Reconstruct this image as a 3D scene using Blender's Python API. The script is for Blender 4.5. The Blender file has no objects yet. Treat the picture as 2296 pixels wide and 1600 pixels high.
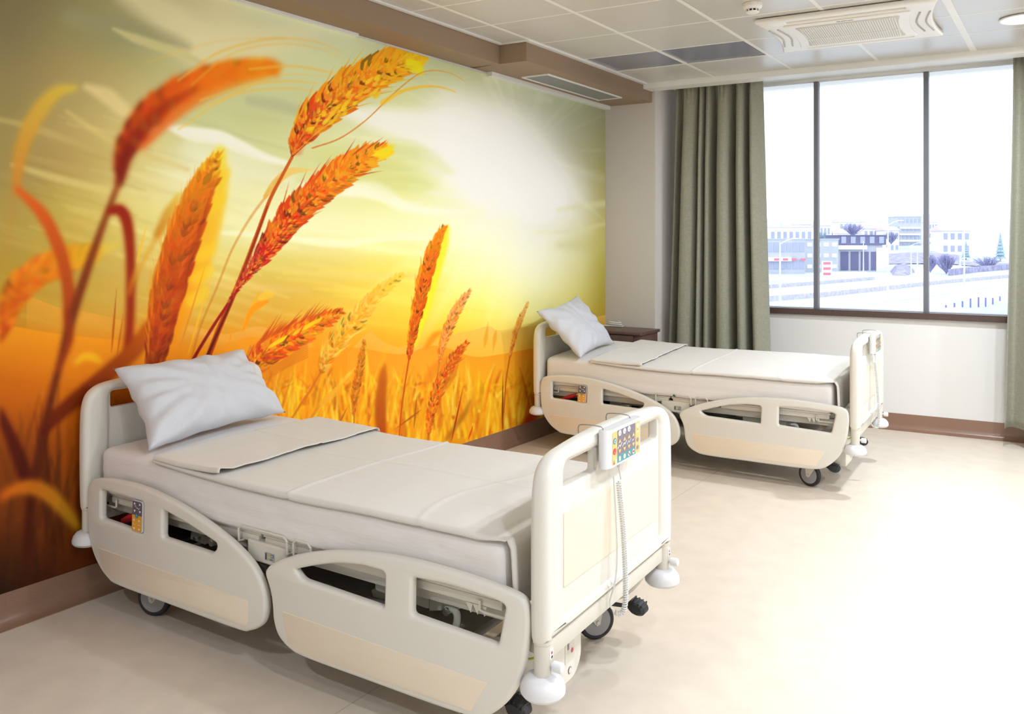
import bpy, bmesh, math, random
import numpy as np
from mathutils import Vector, Matrix
random.seed(7)
C = bpy.context.scene.collection
PI = math.pi
R = math.radians

# ------------------------------------------------------------------ materials
def lin(c):
    c = c/255.0
    return c/12.92 if c <= 0.04045 else ((c+0.055)/1.055)**2.4
def col(r, g, b): return (lin(r), lin(g), lin(b), 1.0)
MATS = {}
def mat(name, rgb, rough=0.5, metal=0.0, spec=0.5, var=0.0, scale=8.0, bump=0.0, bscale=60.0, emit=0.0, coat=0.0, stretch=None, sheen=0.0):
    if name in MATS: return MATS[name]
    m = bpy.data.materials.new(name); m.use_nodes = True
    nt = m.node_tree; b = nt.nodes['Principled BSDF']
    b.inputs['Base Color'].default_value = col(*rgb)
    b.inputs['Roughness'].default_value = rough
    b.inputs['Metallic'].default_value = metal
    b.inputs['Specular IOR Level'].default_value = spec
    b.inputs['Coat Weight'].default_value = coat
    b.inputs['Sheen Weight'].default_value = sheen
    if emit > 0:
        b.inputs['Emission Color'].default_value = col(*rgb)
        b.inputs['Emission Strength'].default_value = emit
    co = None
    if var > 0 or bump > 0:
        tc = nt.nodes.new('ShaderNodeTexCoord'); mp = nt.nodes.new('ShaderNodeMapping')
        nt.links.new(tc.outputs['Object'], mp.inputs['Vector'])
        if stretch: mp.inputs['Scale'].default_value = stretch
        co = mp.outputs['Vector']
    if var > 0:
        n = nt.nodes.new('ShaderNodeTexNoise'); n.inputs['Scale'].default_value = scale; n.inputs['Detail'].default_value = 6
        nt.links.new(co, n.inputs['Vector'])
        r = nt.nodes.new('ShaderNodeValToRGB')
        c0 = col(*rgb)
        r.color_ramp.elements[0].position = 0.3; r.color_ramp.elements[1].position = 0.7
        r.color_ramp.elements[0].color = (c0[0]*(1-var), c0[1]*(1-var), c0[2]*(1-var), 1)
        r.color_ramp.elements[1].color = (min(1, c0[0]*(1+var)), min(1, c0[1]*(1+var)), min(1, c0[2]*(1+var)), 1)
        nt.links.new(n.outputs['Fac'], r.inputs['Fac']); nt.links.new(r.outputs['Color'], b.inputs['Base Color'])
    if bump > 0:
        n2 = nt.nodes.new('ShaderNodeTexNoise'); n2.inputs['Scale'].default_value = bscale; n2.inputs['Detail'].default_value = 4
        nt.links.new(co, n2.inputs['Vector'])
        bp = nt.nodes.new('ShaderNodeBump'); bp.inputs['Strength'].default_value = bump; bp.inputs['Distance'].default_value = 0.01
        nt.links.new(n2.outputs['Fac'], bp.inputs['Height']); nt.links.new(bp.outputs['Normal'], b.inputs['Normal'])
    MATS[name] = m
    return m

PLASTIC = mat('ivory_plastic', (226, 222, 212), 0.38, bump=0.03, bscale=900)
PANEL = mat('beige_panel', (238, 224, 203), 0.45, var=0.015, scale=5)
DIVIDER = mat('grey_bumper_plastic', (222, 222, 224), 0.4)
STEEL = mat('painted_steel', (215, 210, 198), 0.45)
CHROME = mat('bright_steel', (190, 190, 192), 0.2, 1.0)
WIRE = mat('grey_wire', (165, 163, 160), 0.35, 0.7)
BASEG = mat('base_grey_paint', (150, 146, 140), 0.5)
BLACK = mat('black_rubber', (38, 38, 42), 0.55, var=0.1, scale=30)
DARKG = mat('dark_grey_plastic', (60, 58, 58), 0.5)
HUB = mat('wheel_hub_grey', (150, 150, 152), 0.4)
REDP = mat('red_plastic', (190, 25, 40), 0.35)
SHEETW = mat('white_cotton', (208, 208, 212), 0.85, bump=0.22, bscale=28, sheen=0.1)
MATTR = mat('mattress_sheet', (232, 228, 224), 0.85, bump=0.22, bscale=22, stretch=(0.5, 1, 2.5))
CREAM = mat('cream_cotton', (222, 217, 209), 0.85, bump=0.16, bscale=16, stretch=(0.6, 1.6, 1), sheen=0.1)
WOOD = mat('dark_walnut', (98, 74, 66), 0.4, var=0.18, scale=14, stretch=(1, 1, 0.08))
CABLEW = mat('white_cable', (225, 225, 225), 0.4)

# ------------------------------------------------------------------ mesh tools
def link(name, me, m=None, parent=None, loc=None, rot=None):
    o = bpy.data.objects.new(name, me); C.objects.link(o)
    if m is not None:
        for k in (m if isinstance(m, (list, tuple)) else [m]): me.materials.append(k)
    if parent: o.parent = parent
    if loc: o.location = loc
    if rot: o.rotation_euler = rot
    return o
def tag(o, label=None, cat=None, group=None, kind=None):
    if label: o['label'] = label
    if cat: o['category'] = cat
    if group: o['group'] = group
    if kind: o['kind'] = kind
    return o
def empty(name, label, cat, loc, rz=0, group=None):
    o = bpy.data.objects.new(name, None); C.objects.link(o); o.empty_display_size = 0.1
    o.location = loc; o.rotation_euler = (0, 0, rz)
    return tag(o, label, cat, group)

class MB:
    def __init__(s): s.v = []; s.f = []; s.mi = []; s.cur = 0
    def add(s, vs, fs, M=None):
        n = len(s.v)
        for p in vs:
            p = Vector(p)
            if M is not None: p = M @ p
            s.v.append(p[:])
        for f in fs:
            s.f.append(tuple(n+i for i in f)); s.mi.append(s.cur)
        return s
    def box(s, x0, x1, y0, y1, z0, z1, r=0.0, M=None, seg=2):
        if r <= 0:
            vs = [(x, y, z) for z in (z0, z1) for y in (y0, y1) for x in (x0, x1)]
            fs = [(0, 2, 3, 1), (4, 5, 7, 6), (0, 1, 5, 4), (2, 6, 7, 3), (0, 4, 6, 2), (1, 3, 7, 5)]
            return s.add(vs, fs, M)
        bm = bmesh.new(); bmesh.ops.create_cube(bm, size=1)
        for v in bm.verts:
            v.co = Vector(((x0+x1)/2+v.co.x*(x1-x0), (y0+y1)/2+v.co.y*(y1-y0), (z0+z1)/2+v.co.z*(z1-z0)))
        r = min(r, 0.49*min(abs(x1-x0), abs(y1-y0), abs(z1-z0)))
        bmesh.ops.bevel(bm, geom=bm.edges[:], offset=r, segments=seg, affect='EDGES', profile=0.5)
        bm.verts.index_update()
        s.add([v.co[:] for v in bm.verts], [[v.index for v in f.verts] for f in bm.faces], M); bm.free()
        return s
    def tube(s, pts, r, n=10, closed=False, M=None, cap=True):
        P = [Vector(p) for p in pts]; N = len(P)
        rr = r if hasattr(r, '__len__') else [r]*N
        T = []
        for i in range(N):
            a = P[(i-1) % N] if closed or i > 0 else P[i]
            b = P[(i+1) % N] if closed or i < N-1 else P[i]
            T.append((b-a).normalized())
        up = Vector((0, 0, 1))
        if abs(T[0].dot(up)) > 0.9: up = Vector((1, 0, 0))
        u = T[0].cross(up).normalized(); vs = []
        for i in range(N):
            u = (u - T[i]*u.dot(T[i])).normalized(); w = T[i].cross(u)
            for k in range(n):
                a = 2*PI*k/n; vs.append((P[i]+(u*math.cos(a)+w*math.sin(a))*rr[i])[:])
        fs = []
        for i in range(N if closed else N-1):
            j = (i+1) % N
            for k in range(n):
                l = (k+1) % n; fs.append((i*n+k, i*n+l, j*n+l, j*n+k))
        if not closed and cap:
            fs.append(tuple(range(n))[::-1]); fs.append(tuple((N-1)*n+k for k in range(n)))
        return s.add(vs, fs, M)
    def lathe(s, prof, n=32, M=None, sx=1.0, sy=1.0):
        vs = []; fs = []; K = len(prof)
        for (r, z) in prof:
            for k in range(n):
                a = 2*PI*k/n; vs.append((r*math.cos(a)*sx, r*math.sin(a)*sy, z))
        for i in range(K-1):
            for k in range(n):
                l = (k+1) % n; fs.append((i*n+k, i*n+l, (i+1)*n+l, (i+1)*n+k))
        fs.append(tuple(range(n))[::-1]); fs.append(tuple((K-1)*n+k for k in range(n)))
        return s.add(vs, fs, M)
    def poly(s, pts3): return s.add(pts3, [tuple(range(len(pts3)))])
    def prism(s, pts, fn, d0, d1):
        # extrude a 2D outline along the third axis given by fn(u, v, depth)
        n = len(pts)
        vs = [fn(p[0], p[1], d0) for p in pts]+[fn(p[0], p[1], d1) for p in pts]
        fs = [tuple(range(n))[::-1], tuple(range(n, 2*n))]+[(i, (i+1) % n, n+(i+1) % n, n+i) for i in range(n)]
        return s.add(vs, fs)
    def mesh(s, name, smooth=True, angle=35):
        me = bpy.data.meshes.new(name); me.from_pydata(s.v, [], s.f)
        bm = bmesh.new(); bm.from_mesh(me); bmesh.ops.recalc_face_normals(bm, faces=bm.faces[:]); bm.to_mesh(me); bm.free()
        me.polygons.foreach_set('material_index', s.mi)
        if smooth:
            me.polygons.foreach_set('use_smooth', [True]*len(me.polygons)); me.set_sharp_from_angle(angle=R(angle))
        me.update(); return me
    def build(s, name, m, parent=None, loc=None, rot=None, smooth=True, angle=35):
        return link(name, s.mesh(name, smooth, angle), m, parent, loc, rot)

def catmull(pts, n=8, closed=False):
    P = [Vector(p) for p in pts]; N = len(P); out = []
    for i in range(N if closed else N-1):
        p0 = P[(i-1) % N] if closed or i > 0 else P[0]*2-P[1]
        p1 = P[i]; p2 = P[(i+1) % N]
        p3 = P[(i+2) % N] if closed or i < N-2 else P[-1]*2-P[-2]
        for k in range(n):
            t = k/n
            out.append(0.5*((2*p1)+(p2-p0)*t+(2*p0-5*p1+4*p2-p3)*t*t+(3*p1-p0-3*p2+p3)*t**3))
    if not closed: out.append(P[-1].copy())
    return out
def round_corners(pts, r, seg=6):
    P = [Vector((p[0], p[1])) for p in pts]; N = len(P); out = []
    for i in range(N):
        a, b, c = P[i-1], P[i], P[(i+1) % N]
        ri = r[i] if hasattr(r, '__len__') else r
        d1 = (a-b); d2 = (c-b); l = min(ri, d1.length*0.45, d2.length*0.45)
        p = b+d1.normalized()*l; q = b+d2.normalized()*l
        for k in range(seg+1):
            t = k/seg; out.append((p*(1-t)**2+b*2*t*(1-t)+q*t*t))
    return out
def plate(name, outline, holes, th, bevel, axes, m, parent=None, res=3):
    # a rounded-edge plate with openings; axes maps (u, v, w) -> local xyz, w = thickness direction centred on 0
    cu = bpy.data.curves.new(name, 'CURVE'); cu.dimensions = '2D'; cu.fill_mode = 'BOTH'
    for ring in [outline]+list(holes):
        sp = cu.splines.new('POLY'); sp.points.add(len(ring)-1)
        for i, p in enumerate(ring): sp.points[i].co = (p[0], p[1], 0, 1)
        sp.use_cyclic_u = True
    cu.extrude = max(th/2-bevel, 0); cu.bevel_depth = bevel; cu.bevel_resolution = res; cu.offset = -bevel
    o = bpy.data.objects.new(name+'_tmp', cu); C.objects.link(o)
    dg = bpy.context.evaluated_depsgraph_get()
    me = bpy.data.meshes.new_from_object(o.evaluated_get(dg)); me.name = name
    bpy.data.objects.remove(o)
    for v in me.vertices: v.co = Vector(axes(v.co.x, v.co.y, v.co.z))
    bm = bmesh.new(); bm.from_mesh(me); bmesh.ops.remove_doubles(bm, verts=bm.verts[:], dist=1e-5)
    bmesh.ops.recalc_face_normals(bm, faces=bm.faces[:]); bm.to_mesh(me); bm.free()
    me.polygons.foreach_set('use_smooth', [True]*len(me.polygons)); me.set_sharp_from_angle(angle=R(40))
    me.materials.clear()
    return link(name, me, m, parent)
def rect(u0, u1, v0, v1, r=0.01, seg=5): return round_corners([(u0, v0), (u1, v0), (u1, v1), (u0, v1)], r, seg)
def disc(cx, cy, r, n=20, sy=1.0): return [(cx+r*math.cos(2*PI*k/n), cy+r*sy*math.sin(2*PI*k/n)) for k in range(n)]

def smooth_noise(seed):
    rs = np.random.RandomState(seed)
    K = rs.uniform(-1, 1, (14, 2)); ph = rs.uniform(0, 6.28, 14); am = rs.uniform(0.3, 1, 14)
    def f(x, y, s=1.0):
        v = 0
        for k in range(14): v += am[k]*math.sin((K[k, 0]*x+K[k, 1]*y)*s*(1+k*0.35)+ph[k])/(1+k*0.35)
        return v/3.0
    return f

# ------------------------------------------------------------------ room numbers
CAMZ = 1.46; YAW = R(34.4); FPX = 1850.0; CXP = 1148.0; HZ = 545.0
XW = -3.38                       # the mural wall
ZC = 2.78                        # ceiling
SK = 0.095                       # the window side of the plan runs slightly askew
cy_, sy_ = math.cos(YAW), math.sin(YAW)
def far(px, D):                  # plan position of something seen far outside, D metres out
    X = (px-CXP)/FPX*D
    return cy_*X-sy_*D, sy_*X+cy_*D
def hz(py, D): return CAMZ+(HZ-py)*D/FPX
def ywin(x): return 7.08+0.085*(x+0.9)
def yedge(x): return 6.235+0.097*(x+2.97)

# ------------------------------------------------------------------ camera
cam = bpy.data.cameras.new('camera'); co = bpy.data.objects.new('camera', cam); C.objects.link(co)
co.location = (0, 0, CAMZ); co.rotation_euler = (PI/2, 0, YAW)
cam.sensor_width = 36; cam.lens = 36*FPX/2296; cam.shift_y = -(800-HZ)/2296.0; cam.clip_end = 3000
bpy.context.scene.camera = co
vs = bpy.context.scene.view_settings
vs.view_transform = 'Standard'; vs.look = 'None'; vs.gamma = 1.0; vs.exposure = 0.0; vs.use_curve_mapping = False

# ------------------------------------------------------------------ room shell
def structure(o): o['kind'] = 'structure'; return o
FLOORM = mat('vinyl_floor', (224, 211, 194), 0.34, var=0.05, scale=9, bump=0.02, bscale=250, spec=0.5)
WALLM = mat('painted_wall', (230, 228, 224), 0.75, bump=0.02, bscale=300)
COLM = mat('column_paint', (210, 202, 194), 0.75, bump=0.02, bscale=300)
CEILM = mat('ceiling_panel', (206, 203, 198), 0.28, var=0.015, scale=3, spec=0.5)
JOINT = mat('ceiling_profile', (240, 238, 232), 0.4)
BEAMM = mat('brown_paint', (152, 130, 108), 0.7, bump=0.02, bscale=300)
GRAN = mat('brown_granite', (84, 66, 60), 0.3, var=0.25, scale=180)
BASEM = mat('brown_vinyl_cove', (142, 110, 90), 0.3, var=0.10, scale=220)
FRM = mat('window_frame_grey', (112, 112, 118), 0.5)
WHITE = mat('white_trim', (238, 238, 234), 0.5)

XR, YB = 3.6, -2.2
def seams(m):
    nt = m.node_tree; b = nt.nodes['Principled BSDF']; src = b.inputs['Base Color'].links[0].from_socket
    tc = nt.nodes.new('ShaderNodeTexCoord'); sp = nt.nodes.new('ShaderNodeSeparateXYZ'); nt.links.new(tc.outputs['Object'], sp.inputs[0])
    md = nt.nodes.new('ShaderNodeMath'); md.operation = 'PINGPONG'; md.inputs[1].default_value = 0.95; nt.links.new(sp.outputs['X'], md.inputs[0])
    lt = nt.nodes.new('ShaderNodeMath'); lt.operation = 'LESS_THAN'; lt.inputs[1].default_value = 0.0022; nt.links.new(md.outputs[0], lt.inputs[0])
    mx = nt.nodes.new('ShaderNodeMix'); mx.data_type = 'RGBA'; nt.links.new(lt.outputs[0], mx.inputs[0]); nt.links.new(src, mx.inputs[6]); mx.inputs[7].default_value = col(196, 182, 164)
    nt.links.new(mx.outputs[2], b.inputs['Base Color'])
seams(FLOORM)
b = MB(); b.box(XW-0.15, XR, YB, 7.6, -0.12, 0); structure(b.build('floor', FLOORM, smooth=False))
# seam lines welded in the vinyl
b = MB(); b.box(XW-0.12, XW, YB, 7.5, 0, 2.95); structure(b.build('wall_left', WALLM, smooth=False))
b = MB(); b.box(XW-0.12, XR+0.12, YB-0.12, YB, 0, 2.9); structure(b.build('wall_back', WALLM, smooth=False))
b = MB(); b.box(XR, XR+0.12, YB, 7.9, 0, 2.9); structure(b.build('wall_right', WALLM, smooth=False))
# column that closes the corner beside the mural
yc = lambda x: 6.37+0.085*(x-XW)
b = MB(); b.prism([(XW, yc(XW)), (-2.93, yc(-2.93)), (-2.93, 7.3), (XW, 7.3)], lambda u, v, d: (u, v, d), 0, 2.86)
structure(b.build('wall_column', COLM, smooth=False))
# window wall: opening x in [WX0, WX1], z in [WZ0, WZ1]
WX0, WX1, WZ0, WZ1 = -2.80, 0.35, 0.905, 2.79
def wseg(b, x0, x1, z0, z1, t=0.22):
    b.prism([(x0, ywin(x0)), (x1, ywin(x1)), (x1, ywin(x1)+t), (x0, ywin(x0)+t)], lambda u, v, d: (u, v, d), z0, z1)
b = MB(); wseg(b, -2.93, WX0, 0, 2.9); wseg(b, WX1, XR, 0, 2.9); wseg(b, WX0, WX1, 0, WZ0); wseg(b, WX0, WX1, WZ1, 2.9)
structure(b.build('wall_window', WALLM, smooth=False))

# ceiling: metal panels with narrow joints laid as separate slabs of one surface
XL = [XW, -2.93, -2.375, -1.785, -1.19, -0.585, 0.01, 0.605, 1.2, 1.795, 2.39, 2.985, XR]
rows = [-2.5, -1.93, -1.36, -0.79, -0.22, 0.35, 0.92, 1.49, 2.06, 2.63, 3.17, 3.63, 4.10, 4.66, 5.235, 5.745]
def yrow(j, x): return rows[j]+0.095*(x+2.375) if j < len(rows) else yedge(x)
DARK = {(1, 14), (2, 14)}         # openings holding the dark return panels
b = MB(); g = 0.0035
for i in range(len(XL)-1):
    for j in range(len(rows)):
        if (i, j) in DARK: continue
        x0, x1 = XL[i]+g, XL[i+1]-g
        q = [(x0, yrow(j, x0)+g), (x1, yrow(j, x1)+g), (x1, yrow(j+1, x1)-g), (x0, yrow(j+1, x0)-g)]
        b.prism(q, lambda u, v, d: (u, v, d), ZC, ZC+0.02)
structure(b.build('ceiling', CEILM, smooth=False))
b = MB()
b.box(XW-0.12, XR, YB, 7.6, ZC+0.12, ZC+0.2)
structure(b.build('ceiling_slab', WHITE, smooth=False))
# T-profiles
b = MB()
for x in XL[1:-1]:
    w = 0.011 if x < -0.6 else 0.020
    b.prism([(x-w, YB), (x+w, YB), (x+w, yedge(x)), (x-w, yedge(x))], lambda u, v, d: (u, v, d), ZC-0.0015, ZC+0.006)
for j in range(len(rows)):
    b.prism([(XW, yrow(j, XW)-0.007), (XR, yrow(j, XR)-0.007), (XR, yrow(j, XR)+0.007), (XW, yrow(j, XW)+0.007)], lambda u, v, d: (u, v, d), ZC-0.0008, ZC+0.005)
structure(b.build('trim_1', JOINT, smooth=False))
# pelmet strip and recess over the curtains
b = MB()
b.prism([(XW, yedge(XW)), (XR, yedge(XR)), (XR, yedge(XR)+0.15), (XW, yedge(XW)+0.15)], lambda u, v, d: (u, v, d), ZC-0.045, ZC+0.12)
structure(b.build('trim_2', WHITE, smooth=False))
b = MB()
b.prism([(XW, yedge(XW)+0.15), (XR, yedge(XR)+0.15), (XR, 7.8), (XW, 7.3)], lambda u, v, d: (u, v, d), ZC+0.03, ZC+0.12)
structure(b.build('ceiling_recess', WHITE, smooth=False))

# brown beam along the mural wall
b = MB()
pf = [(XW, 2.645), (-3.155, 2.645), (-3.155, ZC), (XW, ZC)]
b.prism(pf, lambda u, v, d: (u, d, v), YB, 4.46)
pf = [(XW, 2.645), (-2.955, 2.645), (-2.955, ZC), (XW, ZC)]
b.prism(pf, lambda u, v, d: (u, d+0.095*(u-XW), v), 4.44, 6.37)
structure(b.build('beam', BEAMM, smooth=False))
b = MB()
b.box(-3.15, -3.125, YB, 4.44, ZC-0.012, ZC-0.001)
b.prism([(-2.955, 4.47), (-2.925, 4.475), (-2.925, 6.24), (-2.955, 6.24)], lambda u, v, d: (u, v, d), ZC-0.012, ZC-0.001)
b.prism([(-3.15, 4.44), (-2.925, 4.46), (-2.925, 4.475), (-3.15, 4.455)], lambda u, v, d: (u, v, d), ZC-0.012, ZC-0.001)
b.box(XW, XW+0.05, 4.62, 6.37, 2.615, 2.645)
b.box(XW, XW+0.03, YB, 3.36, 2.63, 2.645)
structure(b.build('trim_3', WHITE, smooth=False))

# coved baseboards
def cove(name, p0, p1, nrm):
    prof = [(0, 0.125), (0.004, 0.125), (0.005, 0.05), (0.012, 0.022), (0.028, 0.008), (0.055, 0.0035), (0.055, 0), (0, 0)]
    b = MB(); n = len(prof); vs = []
    for p in (p0, p1):
        for (d, z) in prof: vs.append((p[0]+nrm[0]*d, p[1]+nrm[1]*d, z))
    fs = [tuple(range(n))[::-1], tuple(range(n, 2*n))]+[(i, (i+1) % n, n+(i+1) % n, n+i) for i in range(n)]
    b.add(vs, fs); return structure(b.build(name, BASEM))
cove('baseboard_left', (XW, YB), (XW, yc(XW)), (1, 0))
cove('baseboard_column', (XW, yc(XW)), (-2.93, yc(-2.93)), (0.085, -1))
cove('baseboard_window', (-2.93, ywin(-2.93)), (XR, ywin(XR)), (0.085, -1))
cove('baseboard_recess', (-2.93, yc(-2.93)), (-2.93, ywin(-2.93)), (1, 0))

# granite window ledge
b = MB()
b.prism([(WX0-0.12, ywin(WX0)-0.035), (WX1+0.1, ywin(WX1)-0.035), (WX1+0.1, ywin(WX1)+0.2), (WX0-0.12, ywin(WX0)+0.2)], lambda u, v, d: (u, v, d), 0.872, 0.922)
structure(b.build('trim_4', GRAN, smooth=False))

# window: frame, mullions, panes
win = bpy.data.objects.new('window_1', None); C.objects.link(win); structure(win)
def wbar(b, x0, x1, z0, z1, o0=0.02, o1=0.07):
    b.prism([(x0, ywin(x0)+o0), (x1, ywin(x1)+o0), (x1, ywin(x1)+o1), (x0, ywin(x0)+o1)], lambda u, v, d: (u, v, d), z0, z1)
b = MB(); wbar(b, WX0, WX0+0.04, WZ0, WZ1); wbar(b, WX1-0.04, WX1, WZ0, WZ1); wbar(b, WX0, WX1, 0.915, 0.925)
b.build('window_frame', FRM, win, smooth=False)
MX = [-1.775, -0.967]
for x in MX:
    b = MB(); wbar(b, x-0.017, x+0.017, 0.92, WZ1, 0.015, 0.075); b.build('mullion', FRM, win, smooth=False)
gm = bpy.data.materials.new('window_glass'); gm.use_nodes = True; nt = gm.node_tree; nt.nodes.clear()
out = nt.nodes.new('ShaderNodeOutputMaterial'); tr = nt.nodes.new('ShaderNodeBsdfTransparent'); gl = nt.nodes.new('ShaderNodeBsdfGlossy')
gl.inputs['Roughness'].default_value = 0.02; lw = nt.nodes.new('ShaderNodeFresnel'); lw.inputs['IOR'].default_value = 1.35
tr.inputs['Color'].default_value = (0.96, 0.98, 1.0, 1)
mx = nt.nodes.new('ShaderNodeMixShader'); nt.links.new(lw.outputs[0], mx.inputs[0]); nt.links.new(tr.outputs[0], mx.inputs[1]); nt.links.new(gl.outputs[0], mx.inputs[2]); nt.links.new(mx.outputs[0], out.inputs['Surface'])
for x0, x1 in ((WX0+0.03, MX[0]-0.01), (MX[0]+0.01, MX[1]-0.01), (MX[1]+0.01, WX1-0.03)):
    b = MB(); wbar(b, x0, x1, 0.922, WZ1, 0.045, 0.051); b.build('window_pane', gm, win, smooth=False)

# grey return panels in the ceiling
DP = mat('grey_return_panel', (134, 137, 150), 0.22)
for (i, j) in sorted(DARK):
    x0, x1 = XL[i]+0.012, XL[i+1]-0.012
    q = [(x0, yrow(j, x0)+0.01), (x1, yrow(j, x1)+0.01), (x1, yrow(j+1, x1)-0.01), (x0, yrow(j+1, x0)-0.01)]
    b = MB(); b.prism(q, lambda u, v, d: (u, v, d), ZC+0.006, ZC+0.03)
    o = b.build('ceiling_vent_panel', DP, smooth=False)
    tag(o, 'dark grey ceiling panel touching the brown beam' if i == 1 else 'dark grey-blue ceiling panel nearer the air conditioner', 'ceiling panel', 'dark panels in the ceiling')

# ------------------------------------------------------------------ mural
def make_mural():
    W, H = 1364, 1344
    gx = [0, 150, 300, 450, 600, 750, 900, 1050, 1200, 1300, 1364]
    gy = [0, 80, 150, 230, 300, 380, 450, 520, 600, 700, 780, 900, 1000, 1150, 1344]
    S = [
     [(132,118,82),(148,140,95),(175,170,120),(222,212,165),(222,218,170),(215,218,175),(200,210,170),(190,200,165),(180,190,160),(160,170,140),(150,158,128)],
     [(135,122,84),(155,145,95),(165,165,120),(220,215,165),(220,222,175),(215,222,175),(200,210,165),(190,205,160),(180,190,160),(160,170,140),(150,158,128)],
     [(145,130,85),(168,150,95),(185,175,115),(205,205,150),(215,220,170),(215,222,170),(205,212,165),(205,212,165),(190,198,165),(170,178,145),(155,162,130)],
     [(150,135,82),(178,158,98),(205,190,125),(205,208,150),(205,210,155),(210,215,160),(225,228,175),(222,226,190),(200,206,178),(172,178,145),(155,158,125)],
     [(158,140,80),(185,160,95),(215,200,125),(214,216,156),(212,214,152),(225,228,170),(238,240,200),(240,241,222),(222,224,208),(180,182,150),(158,158,115)],
     [(160,140,78),(182,155,85),(218,202,125),(240,238,195),(226,226,165),(224,226,155),(232,234,165),(250,250,242),(240,240,232),(196,194,160),(165,160,105)],
     [(170,145,72),(195,170,82),(228,212,130),(238,233,172),(242,239,178),(238,237,170),(240,241,170),(248,248,218),(246,246,240),(222,220,190),(180,172,110)],
     [(175,148,68),(195,168,75),(222,202,110),(234,226,152),(243,240,178),(247,245,185),(249,249,190),(250,250,215),(246,246,228),(228,224,180),(190,180,100)],
     [(178,145,52),(190,158,62),(212,180,85),(225,200,100),(226,202,98),(236,212,105),(244,230,110),(249,246,175),(248,246,210),(222,215,150),(178,165,72)],
     [(190,138,35),(202,150,45),(215,165,60),(222,172,62),(225,170,58),(238,188,60),(248,210,65),(252,235,100),(248,240,155),(215,195,95),(172,145,45)],
     [(206,115,8),(215,122,8),(226,130,10),(235,142,14),(240,150,18),(243,158,24),(248,172,30),(250,190,48),(246,205,80),(215,165,60),(180,130,30)],
     [(190,92,4),(205,105,5),(222,120,6),(238,148,12),(246,160,12),(244,152,12),(240,156,14),(240,172,26),(236,165,22),(215,140,15),(170,110,15)],
     [(140,62,2),(165,78,3),(190,95,4),(225,140,10),(240,160,14),(238,158,14),(232,152,14),(222,140,12),(205,95,5),(190,80,5),(150,70,5)],
     [(112,48,2),(128,60,2),(150,72,2),(190,100,5),(215,130,8),(215,130,8),(205,115,8),(190,100,6),(170,70,4),(150,60,4),(120,50,4)],
     [(44,20,2),(72,28,3),(95,35,3),(140,60,4),(160,80,4),(160,80,4),(150,75,4),(140,70,4),(120,50,4),(100,40,4),(90,40,4)]]
    S = np.array(S, dtype=np.float32)/255
    def interp_axis(xs, A, n):
        x = np.arange(n, dtype=np.float32); xs = np.array(xs, dtype=np.float32)
        k = np.clip(np.searchsorted(xs, x, side='right')-1, 0, len(xs)-2)
        t = (x-xs[k])/(xs[k+1]-xs[k]); t = np.clip(t, 0, 1)
        # monotone cubic-ish
        d = np.zeros_like(A); d[1:-1] = (A[2:]-A[:-2])/((xs[2:]-xs[:-2])[:, None, None])
        h = (xs[k+1]-xs[k])[:, None, None]; tt = t[:, None, None]
        return (2*tt**3-3*tt**2+1)*A[k]+(tt**3-2*tt**2+tt)*h*d[k]+(-2*tt**3+3*tt**2)*A[k+1]+(tt**3-tt**2)*h*d[k+1]
    A = interp_axis(gy, S, H)
    A = interp_axis(gx, np.transpose(A, (1, 0, 2)), W)
    img = np.ascontiguousarray(np.transpose(A, (1, 0, 2))).astype(np.float32)
    rs = np.random.RandomState(11)

    def comp(x0, y0, a, c):
        h, w = a.shape
        v = img[y0:y0+h, x0:x0+w]
        v += a[..., None]*(np.asarray(c, dtype=np.float32)-v)
    def blur(a, s):
        if s <= 0: return a
        n = int(s*2.6)+1; k = np.exp(-0.5*(np.arange(-n, n+1)/s)**2); k /= k.sum()
        f = lambda v: np.convolve(v, k, 'same')
        return np.apply_along_axis(f, 0, np.apply_along_axis(f, 1, a)).astype(np.float32)
    def bbox(xs, ys, m):
        return max(0, int(min(xs)-m)), min(W, int(max(xs)+m)+2), max(0, int(min(ys)-m)), min(H, int(max(ys)+m)+2)
    def seg_mask(p, q, r0, r1, X, Y, soft):
        dx, dy = q[0]-p[0], q[1]-p[1]; L = dx*dx+dy*dy+1e-6
        t = np.clip(((X-p[0])*dx+(Y-p[1])*dy)/L, 0, 1)
        d = np.sqrt((X-p[0]-t*dx)**2+(Y-p[1]-t*dy)**2)
        return np.clip((r0+(r1-r0)*t-d)/soft+0.5, 0, 1)
    def curve(pts, rad, c0, c1=None, alpha=1.0, soft=1.5, n=6):
        P = catmull([(p[0], p[1], 0) for p in pts], n); K = len(P)
        rr = np.interp(np.linspace(0, 1, K), np.linspace(0, 1, len(rad)), rad) if hasattr(rad, '__len__') else [rad]*K
        c0 = np.array(c0, dtype=np.float32)/255; c1 = c0 if c1 is None else np.array(c1, dtype=np.float32)/255
        m = max(rr)+soft+2
        x0, x1, y0, y1 = bbox([p.x for p in P], [p.y for p in P], m)
        if x1 <= x0 or y1 <= y0: return
        A = np.zeros((y1-y0, x1-x0), np.float32); T = np.zeros_like(A)
        for i in range(K-1):
            a0, a1, b0, b1 = bbox([P[i].x, P[i+1].x], [P[i].y, P[i+1].y], m)
            if a1 <= a0 or b1 <= b0: continue
            Y, X = np.mgrid[b0:b1, a0:a1].astype(np.float32)
            mk = seg_mask(P[i], P[i+1], rr[i], rr[i+1], X, Y, soft)
            sub = A[b0-y0:b1-y0, a0-x0:a1-x0]; ts = T[b0-y0:b1-y0, a0-x0:a1-x0]
            w = mk > sub; sub[w] = mk[w]; ts[w] = (i+0.5)/K
        # soft shoulder
        A = A*A*(3-2*A)
        cc = c0+(c1-c0)*T[..., None]
        v = img[y0:y1, x0:x1]; v += (A*alpha)[..., None]*(cc-v)
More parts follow.
